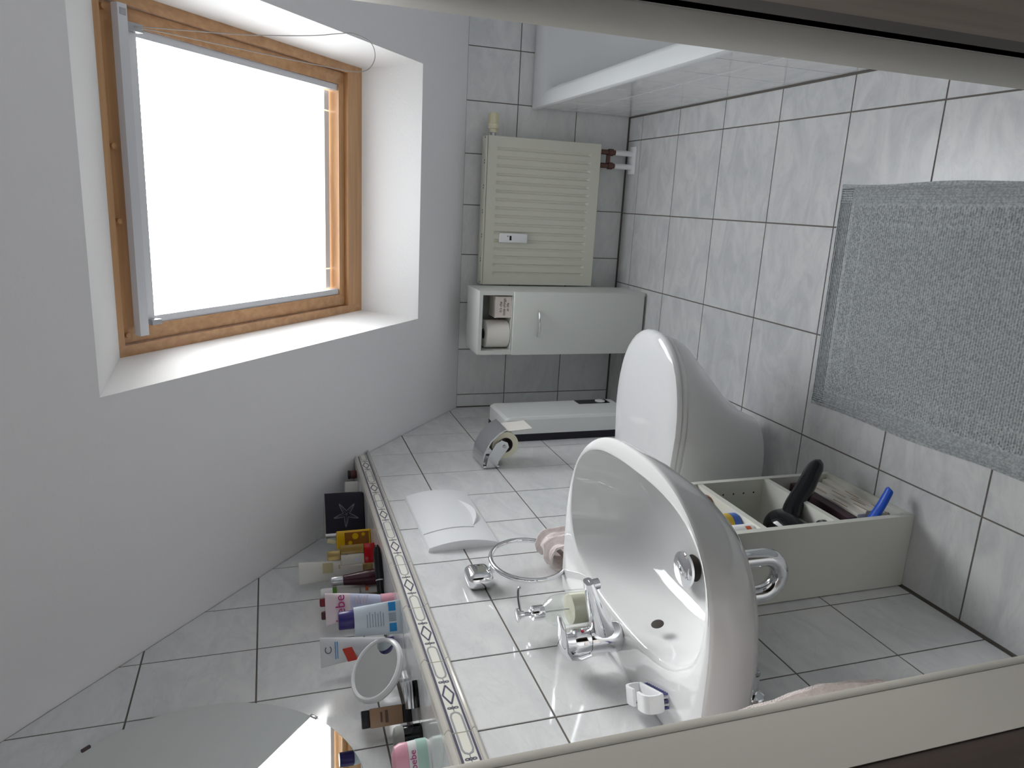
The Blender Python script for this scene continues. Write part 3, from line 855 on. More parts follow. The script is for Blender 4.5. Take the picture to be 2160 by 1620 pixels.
# toilet paper holder
phd = empty('toilet_paper_holder', (0, -0.70, 0.74), label='chrome toilet paper holder with a hood on the tiled wall', cat='paper holder')
hood = [(0.001, 0.078), (0.020, 0.084), (0.060, 0.076), (0.098, 0.056), (0.126, 0.026), (0.139, 0.002)]
mb = MB()
outer = [[(x, y, z) for x, z in hood] for y in (-0.062, 0.062)]
inner = [[(x - 0.003, y, z - 0.004) for x, z in hood] for y in (-0.062, 0.062)]
mb.rings(outer, False, smooth=True); mb.rings(inner, False, smooth=True)
mb.rings([outer[0], inner[0]], False); mb.rings([outer[1], inner[1]], False)
mb.quad(outer[0][-1], outer[1][-1], inner[1][-1], inner[0][-1])
mb.build('hood', 'brushed', phd)
MB().rbox(0.0005, 0.010, -0.062, 0.062, 0.020, 0.078, 0.003, 2).build('wall_plate', 'chrome', phd)
arm = [(0.004, 0.070), (0.045, 0.062), (0.090, 0.036), (0.100, 0.016), (0.092, -0.004), (0.075, -0.010), (0.060, 0.000), (0.030, 0.022), (0.004, 0.030)]
MB().prism(arm, 'y', -0.0645, -0.0615).build('side_arm', 'brushed', phd)
MB().cyl((0.078, -0.068, 0.006), (0.078, -0.0645, 0.006), 0.006, 14).build('pin', 'chrome_dark', phd)
MB().cyl((0.078, -0.0645, 0.006), (0.078, 0.055, 0.006), 0.004, 10).build('spindle', 'chrome', phd)
rr = empty('toilet_roll', (0.078, -0.70, 0.739), label='cream toilet paper roll hanging in the chrome holder', cat='toilet roll')
rlm = MB(); n_ = 36
def ringy(r, y): return [(r * math.cos(2 * math.pi * k / n_), y, r * math.sin(2 * math.pi * k / n_)) for k in range(n_)]
rlm.rings([ringy(0.027, -0.050), ringy(0.047, -0.050)], smooth=False); rlm.rings([ringy(0.047, -0.050), ringy(0.047, 0.050)]); rlm.rings([ringy(0.047, 0.050), ringy(0.027, 0.050)], smooth=False)
rlm.build('paper', 'roll_side', rr)
MB().rings([ringy(0.0269, -0.0502), ringy(0.0269, 0.0502)]).rings([ringy(0.0250, -0.0502), ringy(0.0250, 0.0502)]).rings([ringy(0.0269, -0.0502), ringy(0.0250, -0.0502)]).build('core', 'cardboard', rr)
sh = [(0.0445, 0.018), (0.0482, 0.004), (0.0500, -0.025), (0.0525, -0.060), (0.0560, -0.096)]
mb = MB(); mb.rings([[(x, -0.048, z) for x, z in sh], [(x, 0.048, z) for x, z in sh]], False); mb.rings([[(x - 0.0004, -0.048, z) for x, z in sh], [(x - 0.0004, 0.048, z) for x, z in sh]], False)
mb.build('loose_sheet', 'roll_paper', rr)

# ================================================================== towel ring and towel
tg = empty('towel_ring', (0, -1.505, 1.038), label='chrome towel ring mounted on the tiles between flush plate and washbasin', cat='towel ring')
MB().rbox(0.0005, 0.042, -0.036, 0.036, -0.030, 0.034, 0.018, 5).build('mount', 'chrome', tg)
RC, RR = (0.052, 0.0, -0.122), 0.092
ring = [(RC[0] + 0.006 * math.sin(2 * math.pi * k / 48), RC[1] + RR * math.sin(2 * math.pi * k / 48), RC[2] + RR * math.cos(2 * math.pi * k / 48)) for k in range(48)]
MB().tube(ring, 0.0060, 12, closed=True).build('ring', 'chrome', tg)
MB().cyl((0.030, 0, -0.030), (0.052, 0, -0.030), 0.007, 16).build('eyelet', 'chrome', tg)

def cloth(name, path, width_fn, amp, nw, seed, mname, thick=0.006, **kw):
    """draped cloth: path of (centre, across direction), folds across"""
    random.seed(seed)
    ph = [random.uniform(0, 6.28) for _ in range(6)]
    front_, rings_ = [], []
    for i, (c, ac, nr_) in enumerate(path):
        c, ac, nr_ = Vector(c), Vector(ac).normalized(), Vector(nr_).normalized()
        t = i / (len(path) - 1); row, rowb = [], []
        for k in range(nw + 1):
            s = -1 + 2 * k / nw
            f = amp * (math.sin(s * 7 + ph[0] + t * 1.3) * 0.6 + math.sin(s * 13 + ph[1] - t) * 0.3 + math.sin(s * 23 + ph[2]) * 0.12)
            p = c + ac * s * width_fn(t) + nr_ * f
            p += nr_ * (0.6 * amp * noise.noise(Vector(p) * 45.0 + Vector((seed, 0, 0))) + 0.25 * amp * noise.noise(Vector(p) * 120.0)) + ac * (0.5 * amp * noise.noise(Vector(p) * 38.0 + Vector((0, seed, 3))))
            row.append(p); rowb.append(p - nr_ * thick)
        rings_.append(row + rowb[::-1])
    mb = MB(); mb.rings(rings_, True, True, True)
    return mb.build(name, mname, **kw)
# towel slung over the lower front of the ring
path = []
cy = -1.475
for k in range(10):
    path.append(((0.025, cy, 0.672 + 0.158 * k / 9), (0, 1, 0), (-1, 0, 0)))
for k in range(7):
    a = math.pi - math.pi * k / 6
    path.append(((0.055 + 0.030 * math.cos(a), cy, 0.838 + 0.026 * math.sin(a)), (0, 1, 0), (math.cos(a), 0, math.sin(a))))
for k in range(10):
    path.append(((0.085, cy, 0.83 - 0.160 * k / 9), (0, 1, 0), (1, 0, 0)))
cloth('hand_towel', path, lambda t: 0.050 + 0.012 * abs(2 * t - 1), 0.0085, 44, 3, 'towel_pink', label='pale pink terry towel bunched through the chrome ring', cat='towel')

# second towel left of the basin, mostly hidden by the door jamb
hk = empty('towel_rail', (0, -2.300, 0.905), label='short chrome towel rail left of the washbasin behind the jamb', cat='towel rail')
MB().rbox(0.0005, 0.010, -0.016, 0.016, -0.016, 0.016, 0.004, 2).build('mount', 'chrome', hk)
MB().cyl((0.008, 0, 0), (0.205, 0, 0), 0.005, 12).build('rod', 'chrome', hk)
path = []
for k in range(16):
    t = k / 15
    path.append(((0.126, -2.316, 0.905 - 0.40 * t), (1, 0.0, 0), (0, -1, 0)))
cloth('guest_towel', path, lambda t: 0.108 + 0.016 * math.sin(math.pi * min(1, t / 0.7)) - 0.03 * max(0, t - 0.5), 0.008, 28, 9, 'towel_pink', label='pale pink towel hanging at the jamb below the washbasin rim', cat='towel')

# ================================================================== washbasin
SC = (0.20, -1.862)
def radial(poly, n=96):
    """resample a star-shaped outline at equal angles about SC"""
    out = []
    m = len(poly)
    for k in range(n):
        a = 2 * math.pi * k / n; dx, dy = math.cos(a), math.sin(a); best = None
        for i in range(m):
            ax, ay = poly[i][0] - SC[0], poly[i][1] - SC[1]; bx_, by_ = poly[(i + 1) % m][0] - SC[0], poly[(i + 1) % m][1] - SC[1]
            ex, ey = bx_ - ax, by_ - ay
            den = dx * ey - dy * ex
            if abs(den) < 1e-12: continue
            t = (ax * ey - ay * ex) / den; u = (ax * dy - ay * dx) / den
            if t > 0 and -1e-9 <= u <= 1 + 1e-9 and (best is None or t > best): best = t
        out.append((dx, dy, best))
    return out
def superell(cx, cy, ax0, ax1, ay, e, n=160):
    P = []
    for k in range(n):
        a = 2 * math.pi * k / n; c, s = math.cos(a), math.sin(a)
        P.append((cx + (ax1 if c > 0 else ax0) * math.copysign(abs(c) ** (2 / e), c), cy + ay * math.copysign(abs(s) ** (2 / e), s)))
    return P
outl = []
for k in range(81):
    a = -math.pi / 2 + math.pi * k / 80; c, s = math.cos(a), math.sin(a)
    outl.append((0.16 + 0.288 * abs(c) ** (2 / 2.5), -1.862 + 0.300 * math.copysign(abs(s) ** (2 / 2.5), s)))
outl += [(0.10, -1.562), (0.016, -1.564), (0.002, -1.576), (0.002, -2.148), (0.016, -2.160), (0.10, -2.162)]
RO = radial(outl)
RI = radial(superell(0.250, -1.862, 0.155, 0.160, 0.272, 2.7))
def ringz(Rr, k, z, grow=0.0, cut=0.0):
    out = []
    for dx, dy, r in Rr:
        rr_ = r * (k - cut * max(0.0, dx + 0.25)) + grow
        x, y = SC[0] + dx * rr_, SC[1] + dy * rr_
        out.append((max(x, 0.002), y, z))
    return out
def blend(k, z):
    out = []
    for (dx, dy, a), (_, _, b) in zip(RO, RI):
        r = a + (b - a) * k; out.append((max(SC[0] + dx * r, 0.002), SC[1] + dy * r, z))
    return out
ZR = 0.852
wb = empty('washbasin', (0, 0, 0), label='white ceramic washbasin on the left wall next to the doorway', cat='washbasin')
mb = MB()
mb.rings([ringz(RO, 0.22, 0.666), ringz(RO, 0.45, 0.670), ringz(RO, 0.66, 0.685, cut=0.10), ringz(RO, 0.82, 0.712, cut=0.14), ringz(RO, 0.92, 0.745, cut=0.12), ringz(RO, 0.970, 0.785, cut=0.07), ringz(RO, 0.992, 0.822, cut=0.02), ringz(RO, 0.999, 0.842),
          ringz(RO, 1.0, 0.846), ringz(RO, 0.998, 0.8495), ringz(RO, 0.992, 0.8515), ringz(RO, 0.982, ZR), blend(0.3, ZR + 0.0004), blend(0.7, ZR), blend(0.90, ZR - 0.0008), blend(0.97, ZR - 0.0022), blend(1.0, ZR - 0.0050),
          ringz(RI, 0.990, ZR - 0.011), ringz(RI, 0.975, ZR - 0.022), ringz(RI, 0.935, 0.800), ringz(RI, 0.86, 0.760), ringz(RI, 0.74, 0.728), ringz(RI, 0.55, 0.708), ringz(RI, 0.30, 0.700), ringz(RI, 0.12, 0.698)], True, True, True)
bow = mb.build('bowl', 'ceramic', wb)
# overflow hole on the wall-side slope of the bowl
q = MB().lathe([(0.0, 0.0), (0.011, 0.0), (0.0125, 0.0012), (0.010, 0.0016), (0.0, 0.0010)], 20).build('overflow_hole', 'hole_dark', bow)
q.matrix_local = Matrix.Translation((0.1195, -1.93, 0.806)) @ Matrix.Rotation(math.radians(70), 4, 'Y')
# raised drain plug
MB().lathe([(0.0, 0.0), (0.026, 0.0), (0.027, 0.0015), (0.0, 0.0016)], 28, (0.196, -1.872, 0.7000)).build('drain_ring', 'hole_dark', wb)
MB().lathe([(0.007, 0.0), (0.007, 0.016), (0.033, 0.017), (0.0365, 0.020), (0.0355, 0.025), (0.026, 0.0305), (0.012, 0.033), (0.0, 0.0335)], 36, (0.196, -1.872, 0.7016)).build('plug', 'chrome', wb)

# trap and valves
tp = empty('siphon_trap', (0.196, -1.862, 0.48), label='chrome bottle bend trap under the washbasin', cat='drain pipe')
bend = [(0, 0, 0.19)] + [(0, 0, 0.16), (0, 0, 0.10), (0, 0, 0.05)]
for k in range(1, 13):
    a = math.pi * k / 12
    bend.append((-0.043 + 0.043 * math.cos(a), 0, 0.05 - 0.048 * math.sin(a)))
bend += [(-0.086, 0, 0.07), (-0.086, 0, 0.085)]
MB().tube(bend, 0.0190, 24).build('bend', 'chrome', tp)
MB().lathe([(0.020, 0.0), (0.0265, 0.003), (0.0265, 0.018), (0.020, 0.021)], 20, (-0.086, 0, 0.068)).build('union_nut', 'chrome_dark', tp)
out_ = [(-0.086, 0, 0.085), (-0.086, 0, 0.112), (-0.092, 0, 0.128), (-0.112, 0, 0.136), (-0.150, 0, 0.137), (-0.194, 0, 0.137)]
MB().tube(spline(out_, 4), 0.0175, 20).build('outlet', 'chrome', tp)
q = MB().lathe([(0.017, 0.012), (0.036, 0.004), (0.038, 0.0)], 24).build('rosette', 'chrome', tp)
q.matrix_local = Matrix.Translation((-0.1955, 0, 0.137)) @ Matrix.Rotation(math.radians(90), 4, 'Y')
for i, (y, z, lab) in enumerate(((-1.935, 0.602, 'chrome angle valve under the basin nearer to the trap'), (-2.020, 0.640, 'chrome angle valve under the basin nearer to the doorway'))):
    av = empty('angle_valve', (0, y, z), label=lab, cat='valve', group='angle valves under the washbasin')
    MB().cyl((0.0005, 0, 0), (0.045, 0, 0), 0.010, 16).build('body', 'chrome', av)
    q = MB().lathe([(0.011, 0.006), (0.022, 0.003), (0.024, 0.0)], 20).build('rosette', 'chrome', av); q.matrix_local = Matrix.Translation((0.0006, 0, 0)) @ Matrix.Rotation(math.radians(90), 4, 'Y')
    MB().cyl((0.032, 0, 0), (0.032, 0, 0.020), 0.008, 14).build('outlet', 'chrome', av)
    MB().rbox(0.045, 0.056, -0.009, 0.009, -0.007, 0.007, 0.003, 2).build('handle', 'chrome_dark', av)
    MB().tube([(0.032, 0, 0.020), (0.033, 0.002, 0.024), (0.034, 0.004, 0.028)], 0.005, 10).build('hose', 'chrome_dark', av)

# mixer tap
tap = empty('mixer_tap', (0.060, -1.862, ZR), rz=0.0, label='chrome single-lever mixer tap on the washbasin rim', cat='tap')
body = [(0.0285, 0.0), (0.0295, 0.004), (0.0290, 0.020), (0.0270, 0.034), (0.0250, 0.056), (0.0240, 0.064)]
MB().lathe(body, 32).build('body', 'chrome', tap)
sp = []
R = []
for k in range(13):
    t = k / 12
    c = Vector((0.006 + 0.122 * t, 0, 0.030 + 0.048 * t - 0.004 * t * t))
    hw_, hh = 0.0235 - 0.0095 * t, 0.023 - 0.0150 * t
    R.append([(c.x - 0.35 * hh * math.sin(2 * math.pi * j / 20), hw_ * math.copysign(abs(math.cos(2 * math.pi * j / 20)) ** 0.7, math.cos(2 * math.pi * j / 20)), c.z + hh * math.copysign(abs(math.sin(2 * math.pi * j / 20)) ** 0.7, math.sin(2 * math.pi * j / 20))) for j in range(20)])
MB().rings(R, True, True, True).build('spout', 'chrome', tap)
MB().cyl((0.119, 0, 0.072), (0.1215, 0, 0.052), 0.0105, 18).build('aerator', 'chrome_dark', tap)
MB().lathe([(0.0238, 0.065), (0.0238, 0.092), (0.0215, 0.096)], 32).build('cartridge', 'chrome', tap)
MB().cyl((0.0225, -0.004, 0.080), (0.0246, -0.004, 0.080), 0.0034, 12).build('red_mark', mat('red_dot', (0.35, 0.01, 0.03), 0.3), tap)
# lever: a cap behind the cartridge that arches forward over it as a paddle
R = []
lp = [(-0.024, 0.062, 0.019, 0.006), (-0.029, 0.084, 0.022, 0.008), (-0.024, 0.106, 0.024, 0.010), (-0.006, 0.117, 0.0245, 0.0095), (0.018, 0.120, 0.023, 0.0075), (0.042, 0.124, 0.019, 0.006), (0.056, 0.128, 0.013, 0.0045), (0.062, 0.130, 0.006, 0.002)]
for i, (x, z, a, b) in enumerate(lp):
    x1_, z1_ = lp[min(i + 1, len(lp) - 1)][:2]; x0_, z0_ = lp[max(i - 1, 0)][:2]
    tx, tz = x1_ - x0_, z1_ - z0_; l = math.hypot(tx, tz); nx, nz_ = -tz / l, tx / l
    R.append([(x + nx * b * math.sin(2 * math.pi * j / 18), a * math.cos(2 * math.pi * j / 18), z + nz_ * b * math.sin(2 * math.pi * j / 18)) for j in range(18)])
MB().rings(R, True, True, True).build('lever', 'chrome', tap)
MB().cyl((0, 0, 0.094), (0, 0, 0.113), 0.0195, 24).build('lever_hub', 'chrome', tap)

# soap dispenser
ds = empty('soap_dispenser', (0.044, -1.722, ZR), rz=math.radians(34), label='clear glass pump soap dispenser with a chrome top on the basin rim', cat='soap dispenser')
gm = thin_glass('clear_glass', (0.93, 0.95, 0.94))
MB().lathe([(0.030, 0.0), (0.0335, 0.003), (0.0340, 0.030), (0.0340, 0.070), (0.031, 0.085), (0.022, 0.098), (0.014, 0.105), (0.013, 0.110)], 36, cap0=True, cap1=False).build('bottle', gm, ds)
mat('soap', (0.80, 0.76, 0.60), 0.25, trans=0.15)
MB().lathe([(0.029, 0.003), (0.0325, 0.005), (0.0330, 0.030), (0.0330, 0.046), (0.0, 0.0465)], 36).build('liquid_soap', 'soap', ds)
MB().lathe([(0.0155, 0.106), (0.0160, 0.108), (0.0160, 0.128), (0.0150, 0.131), (0.009, 0.132), (0.009, 0.136), (0.0, 0.136)], 28).build('collar', 'chrome', ds)
MB().cyl((0, 0, 0.132), (0, 0, 0.152), 0.0045, 14).build('stem', 'chrome_dark', ds)
MB().lathe([(0.008, 0.150), (0.0085, 0.158), (0.0140, 0.161), (0.0150, 0.164), (0.0120, 0.166), (0.0, 0.1665)], 24).build('pump_head', 'chrome', ds)
MB().tube(spline([(0, 0, 0.156), (0.030, 0, 0.157), (0.052, 0, 0.154), (0.056, 0, 0.149)], 4), 0.0030, 10).build('spout', 'chrome_dark', ds)
MB().cyl((0, 0, 0.107), (0, 0, 0.012), 0.0022, 8).build('dip_tube', 'plastic_white', ds)

# nail brush
nbh = empty('nail_brush', (0.045, -2.030, ZR), rz=math.radians(-68), label='white plastic nail brush with a split handle lying on the basin rim', cat='nail brush')
MB().rbox(-0.042, 0.042, -0.016, 0.016, 0.010, 0.017, 0.003, 2).build('base', 'plastic_white', nbh)
for s in (-1, 1):
    hp = [(s * 0.040, 0.016), (s * 0.043, 0.024), (s * 0.042, 0.036), (s * 0.034, 0.043), (s * 0.020, 0.044), (s * 0.008, 0.043)]
    R = []
    P = spline([(a, 0, b) for a, b in hp], 4)
    for i, p in enumerate(P):
        t = (P[min(i + 1, len(P) - 1)] - P[max(i - 1, 0)]).normalized(); nrm = Vector((-t.z, 0, t.x)) * 0.0028
        R.append([p + nrm + Vector((0, -0.015, 0)), p + nrm + Vector((0, 0.015, 0)), p - nrm + Vector((0, 0.015, 0)), p - nrm + Vector((0, -0.015, 0))])
    MB().rings(R, True, True, True, False).build('grip', 'plastic_white', nbh)
mat('bristle_blue', (0.10, 0.11, 0.26), 0.6)
mat('bristle_white', (0.70, 0.72, 0.78), 0.6)
b1, b2 = MB(), MB()
for i in range(11):
    for j in range(5):
        (b1 if j % 2 else b2).cyl((-0.036 + 0.0072 * i, -0.012 + 0.006 * j, 0.0), (-0.036 + 0.0072 * i, -0.012 + 0.006 * j, 0.011), 0.0020, 6)
b1.build('bristles', 'bristle_white', nbh, kind='stuff'); b2.build('bristles', 'bristle_blue', nbh, kind='stuff')

# ================================================================== shelf under the basin
SHX, SHY0, SHY1, SHH = 0.192, -1.747, -1.442, 0.640
shf = empty('shelf_unit', (0, 0, 0), label='white open shelf unit standing under the washbasin against the tiles', cat='shelf')
def side(y0, y1): return MB().box(0.003, SHX, y0, y1, 0.001, SHH).build('side_panel', 'shelf_white', shf)
side(SHY0, SHY0 + 0.016); sp_far = side(SHY1 - 0.016, SHY1)
ya_, yb_ = SHY0 + 0.016, SHY1 - 0.016
MB().box(0.003, 0.008, ya_, yb_, 0.002, SHH).build('back_panel', 'shelf_white', shf)
for z0_, nm in ((0.002, 'bottom_board'), (0.211, 'shelf_board'), (0.419, 'shelf_board'), (SHH - 0.016, 'top_board')):
    MB().box(0.008, SHX - 0.001, ya_, yb_, z0_, z0_ + 0.016).build(nm, 'shelf_white', shf)
for z in (0.060, 0.092, 0.155, 0.187, 0.255, 0.287, 0.319, 0.351, 0.383, 0.46, 0.49):
    MB().cyl((0.155, yb_ + 0.0005, z), (0.155, yb_ - 0.0006, z), 0.0026, 8).build('pin_hole', 'hole_dark', sp_far)

# hair dryer on the middle board, handle poking out
hd = empty('hair_dryer', (0.125, -1.655, 0.2272), label='glossy black hair dryer with its handle sticking out of the shelf', cat='hair dryer')
MB().lathe([(0.0, -0.068), (0.030, -0.068), (0.036, -0.062), (0.044, -0.02), (0.048, 0.015), (0.046, 0.050), (0.036, 0.068), (0.016, 0.076), (0.0, 0.077)], 32).build('barrel', 'black_gloss', hd)
hd.children[0].matrix_local = Matrix.Translation((0.0, 0.004, 0.0490)) @ Matrix.Rotation(math.radians(-90), 4, 'X')
hpts = spline([(0.010, 0.012, 0.050), (0.046, 0.046, 0.022), (0.080, 0.085, -0.040), (0.108, 0.120, -0.090), (0.124, 0.140, -0.122)], 5)
MB().tube(hpts, [0.0240 - 0.010 * max(0, i / 20 - 0.55) - (0.005 if i > 17 else 0) * (i - 17) / 3 for i in range(21)], 18).build('handle', 'black_gloss', hd)
MB().cyl((0.124, 0.140, -0.120), (0.128, 0.146, -0.131), 0.006, 10).build('cord_boot', 'black_matte', hd)
MB().lathe([(0.016, 0.0), (0.020, 0.002), (0.020, 0.014), (0.016, 0.016)], 24, (0.036, -0.050, 0.0005)).build('cord_coil', 'black_matte', hd)

# folded papers on the bottom board
mat('magazine', (0.72, 0.69, 0.62), 0.6)
mat('magazine_dark', (0.06, 0.03, 0.04), 0.5)
mat('print_tan', (0.40, 0.27, 0.16), 0.6)
zq = 0.0185
labs = ['dark covered magazine on top of the stack in the shelf', 'white leaflet second from the top in the shelf stack', 'white leaflet third from the top in the shelf stack', 'white leaflet fourth from the top in the shelf stack', 'pale booklet at the bottom of the shelf stack']
hts = [0.030, 0.026, 0.024, 0.026, 0.020]
for i in range(4, -1, -1):
    mm = 'magazine_dark' if i == 0 else 'magazine'
    m_ = empty('magazine', (0.094 + 0.004 * ((i * 7) % 3), -1.574, zq), rz=math.radians((i * 5) % 4 - 1.5), label=labs[i], cat='magazine', group='papers in the shelf')
    t_ = hts[i]
    MB().rbox(-0.080, 0.080, -0.110, 0.110, 0.0, t_ - 0.001, 0.001, 1, False).build('pages', mm, m_)
    if i > 0:
        for k in range(2):
            yy_ = -0.08 + 0.13 * ((i * 3 + k * 2) % 4) / 3
            MB().box(0.0795, 0.0806, yy_ - 0.03, yy_ + 0.02, t_ * (0.3 + 0.35 * k), t_ * (0.42 + 0.35 * k)).build('printed_spine', 'print_tan', m_)
    zq += t_ + 0.0003
# blue handle of a brush sticking out at the bottom
mat('blue_plastic', (0.015, 0.09, 0.55), 0.3)
bb = empty('blue_brush', (0.10, -1.7105, 0.0185), label='bright blue plastic brush handle sticking out of the shelf bottom', cat='brush')
P = spline([(0.0, 0.0, 0.118), (0.05, 0.001, 0.090), (0.10, 0.003, 0.055), (0.135, 0.006, 0.034), (0.147, 0.008, 0.027)], 5)
R = []
for i, p in enumerate(P):
    t = i / (len(P) - 1); wv = (0.0150 - 0.004 * t) * (1 if t < 0.86 else math.sqrt(max(0.06, 1 - ((t - 0.86) / 0.14) ** 2)))
    R.append([p + Vector((0.006 * math.cos(a), wv * math.sin(a), 0.006 * math.cos(a))) for a in [2 * math.pi * j / 14 for j in range(14)]])
MB().rings(R, True, True, True).build('handle', 'blue_plastic', bb)
MB().rbox(-0.040, 0.0, -0.015, 0.015, 0.0, 0.130, 0.004, 2).build('brush_head', 'blue_plastic', bb)

# bottles on the upper board
zbt = 0.4355
mat('amber_brown', (0.22, 0.075, 0.04), 0.25)
mat('label_blue', (0.06, 0.14, 0.45), 0.4); mat('label_yellow', (0.62, 0.42, 0.04), 0.4); mat('label_white', (0.78, 0.79, 0.80), 0.45)
mat('orange_print', (0.65, 0.14, 0.05), 0.5); mat('cyan_print', (0.20, 0.50, 0.60), 0.5)
b_ = empty('brown_bottle', (0.150, -1.515, zbt), label='reddish brown bottle deepest in the upper shelf compartment', cat='bottle')
MB().lathe([(0.030, 0.0), (0.034, 0.003), (0.034, 0.085), (0.026, 0.105), (0.012, 0.115), (0.012, 0.125)], 28).build('body', 'amber_brown', b_)
MB().lathe([(0.014, 0.124), (0.014, 0.145), (0.0, 0.146)], 20).build('cap', 'plastic_white', b_)
b_ = empty('sun_cream_bottle', (0.158, -1.639, zbt), label='blue and yellow labelled bottle in the upper shelf compartment', cat='bottle')
MB().lathe([(0.026, 0.0), (0.030, 0.003), (0.030, 0.022)], 28, cap1=False).build('lower_body', 'label_blue', b_)
MB().lathe([(0.030, 0.022), (0.030, 0.095), (0.022, 0.11)], 28).build('upper_body', 'label_yellow', b_)
MB().lathe([(0.016, 0.11), (0.016, 0.14), (0.0, 0.141)], 20).build('cap', 'plastic_white', b_)
b_ = empty('lotion_bottle', (0.158, -1.700, zbt), rz=math.radians(-20), label='white lotion bottle with an orange mark nearest in the upper shelf compartment', cat='bottle')
MB().lathe([(0.026, 0.0), (0.029, 0.003), (0.029, 0.10), (0.020, 0.115)], 28).build('body', 'label_white', b_)
MB().lathe([(0.014, 0.115), (0.014, 0.14), (0.0, 0.141)], 20).build('cap', 'plastic_white', b_)
def curved_label(r, a0, a1, z0, z1, m, parent, n=10, nm='print'):
    A = [(r * math.cos(a0 + (a1 - a0) * k / n), r * math.sin(a0 + (a1 - a0) * k / n), z0) for k in range(n + 1)]
    Bq = [(x, y, z1) for x, y, _ in A]
    return MB().rings([A, Bq], False).build(nm, m, parent)
curved_label(0.0293, -0.5, 0.2, 0.012, 0.026, 'orange_print', b_)
curved_label(0.0293, -1.7, -0.7, 0.016, 0.020, 'cyan_print', b_)
for k in range(4): curved_label(0.0293, -1.6, -0.8, 0.030 + 0.006 * k, 0.032 + 0.006 * k, 'ink_grey', b_)

# ================================================================== bath mat
mm_, nt, p = nodes_of('mat_cotton')
L = nt.links
tc = nt.nodes.new('ShaderNodeTexCoord')
vo = nt.nodes.new('ShaderNodeTexNoise'); vo.inputs['Scale'].default_value = 170.0; vo.inputs['Detail'].default_value = 2
L.new(tc.outputs['Object'], vo.inputs['Vector'])
rp = nt.nodes.new('ShaderNodeValToRGB')
rp.color_ramp.elements[0].position = 0.38; rp.color_ramp.elements[0].color = (0.30, 0.32, 0.325, 1)
rp.color_ramp.elements[1].position = 0.62; rp.color_ramp.elements[1].color = (0.46, 0.485, 0.49, 1)
L.new(vo.outputs['Fac'], rp.inputs['Fac']); L.new(rp.outputs['Color'], p.inputs['Base Color'])
p.inputs['Roughness'].default_value = 0.95
p.inputs['Specular IOR Level'].default_value = 0.1
MATS['mat_cotton'] = mm_
bmz = empty('bath_mat', (0.678, -1.792, 0.0), rz=math.radians(0.6), label='grey cotton bath mat with a woven border on the floor tiles', cat='bath mat')
MX, MY = 0.308, 0.460
def wav(x, y): return 0.0015 * math.sin(9 * x + 3 * y) + 0.0010 * math.sin(17 * y - 5 * x)
# base cloth with soft edges
nx_, ny_ = 40, 60
vs_, fs_ = [], []
for j in range(ny_ + 1):
    for i in range(nx_ + 1):
        u, v = -1 + 2 * i / nx_, -1 + 2 * j / ny_
        x, y = u * MX, v * MY
        e = min(MX - abs(x), MY - abs(y))
        z = 0.0015 + 0.0045 * min(1, e / 0.010) + 0.5 * (wav(x, y) + 0.0022) * min(1, e / 0.03)
        edge = 0.003 * math.sin(14 * y) * (1 if abs(u) > 0.99 else 0)
        vs_.append((x + edge * (1 if u > 0 else -1), y, z)); fs_ += [(j * (nx_ + 1) + i, j * (nx_ + 1) + i + 1, (j + 1) * (nx_ + 1) + i + 1, (j + 1) * (nx_ + 1) + i)] if i < nx_ and j < ny_ else []
MB().add(vs_, fs_, True).build('cloth', 'mat_cotton', bmz)
# raised border ribs parallel to the edge
rb_ = MB(); rb_.sharp = False
for k in range(7):
    o_ = 0.010 + 0.0062 * k
    for s in (-1, 1):
        for (a, b) in (((s * (MX - o_), -MY + 0.012), (s * (MX - o_), MY - 0.012)), ((-MX + 0.012, s * (MY - o_)), (MX - 0.012, s * (MY - o_)))):
            pts_ = [(a[0] + (b[0] - a[0]) * t / 16, a[1] + (b[1] - a[1]) * t / 16) for t in range(17)]
            rb_.tube([(x, y, 0.0064 + 0.5 * (wav(x, y) + 0.0022)) for x, y in pts_], 0.0017, 5)
rb_.build('border_ribs', 'mat_cotton', bmz, kind='stuff')
# knobbly woven field: small loops
lb = MB(); lb.sharp = False
def loop(x, y, r, hgt):
    z = 0.0062 + 0.5 * (wav(x, y) + 0.0022)
    a = r
    V = [(x - a, y - a * 0.55, z), (x + a, y - a * 0.55, z), (x + a, y + a * 0.55, z), (x - a, y + a * 0.55, z), (x - a * 0.5, y, z + hgt), (x + a * 0.5, y, z + hgt)]
    lb.add(V, [(0, 1, 5, 4), (2, 3, 4, 5), (1, 2, 5), (3, 0, 4)], True)
px_, py_ = 0.0078, 0.0066
jj = 0
y = -MY + 0.058
while y < MY - 0.058:
    x = -MX + 0.058 + (px_ / 2 if jj % 2 else 0)
    while x < MX - 0.058:
        e = min(MX - abs(x), MY - abs(y))
        if not (0.098 < e < 0.1045):
            rnd = 1.0 if e > 0.1 else random.uniform(0.55, 1.35)
            loop(x + random.uniform(-0.0006, 0.0006), y, 0.0034 * (0.9 + 0.1 * rnd), 0.0024 * rnd)
        x += px_
    y += py_; jj += 1
lb.build('woven_loops', 'mat_cotton', bmz, kind='stuff')

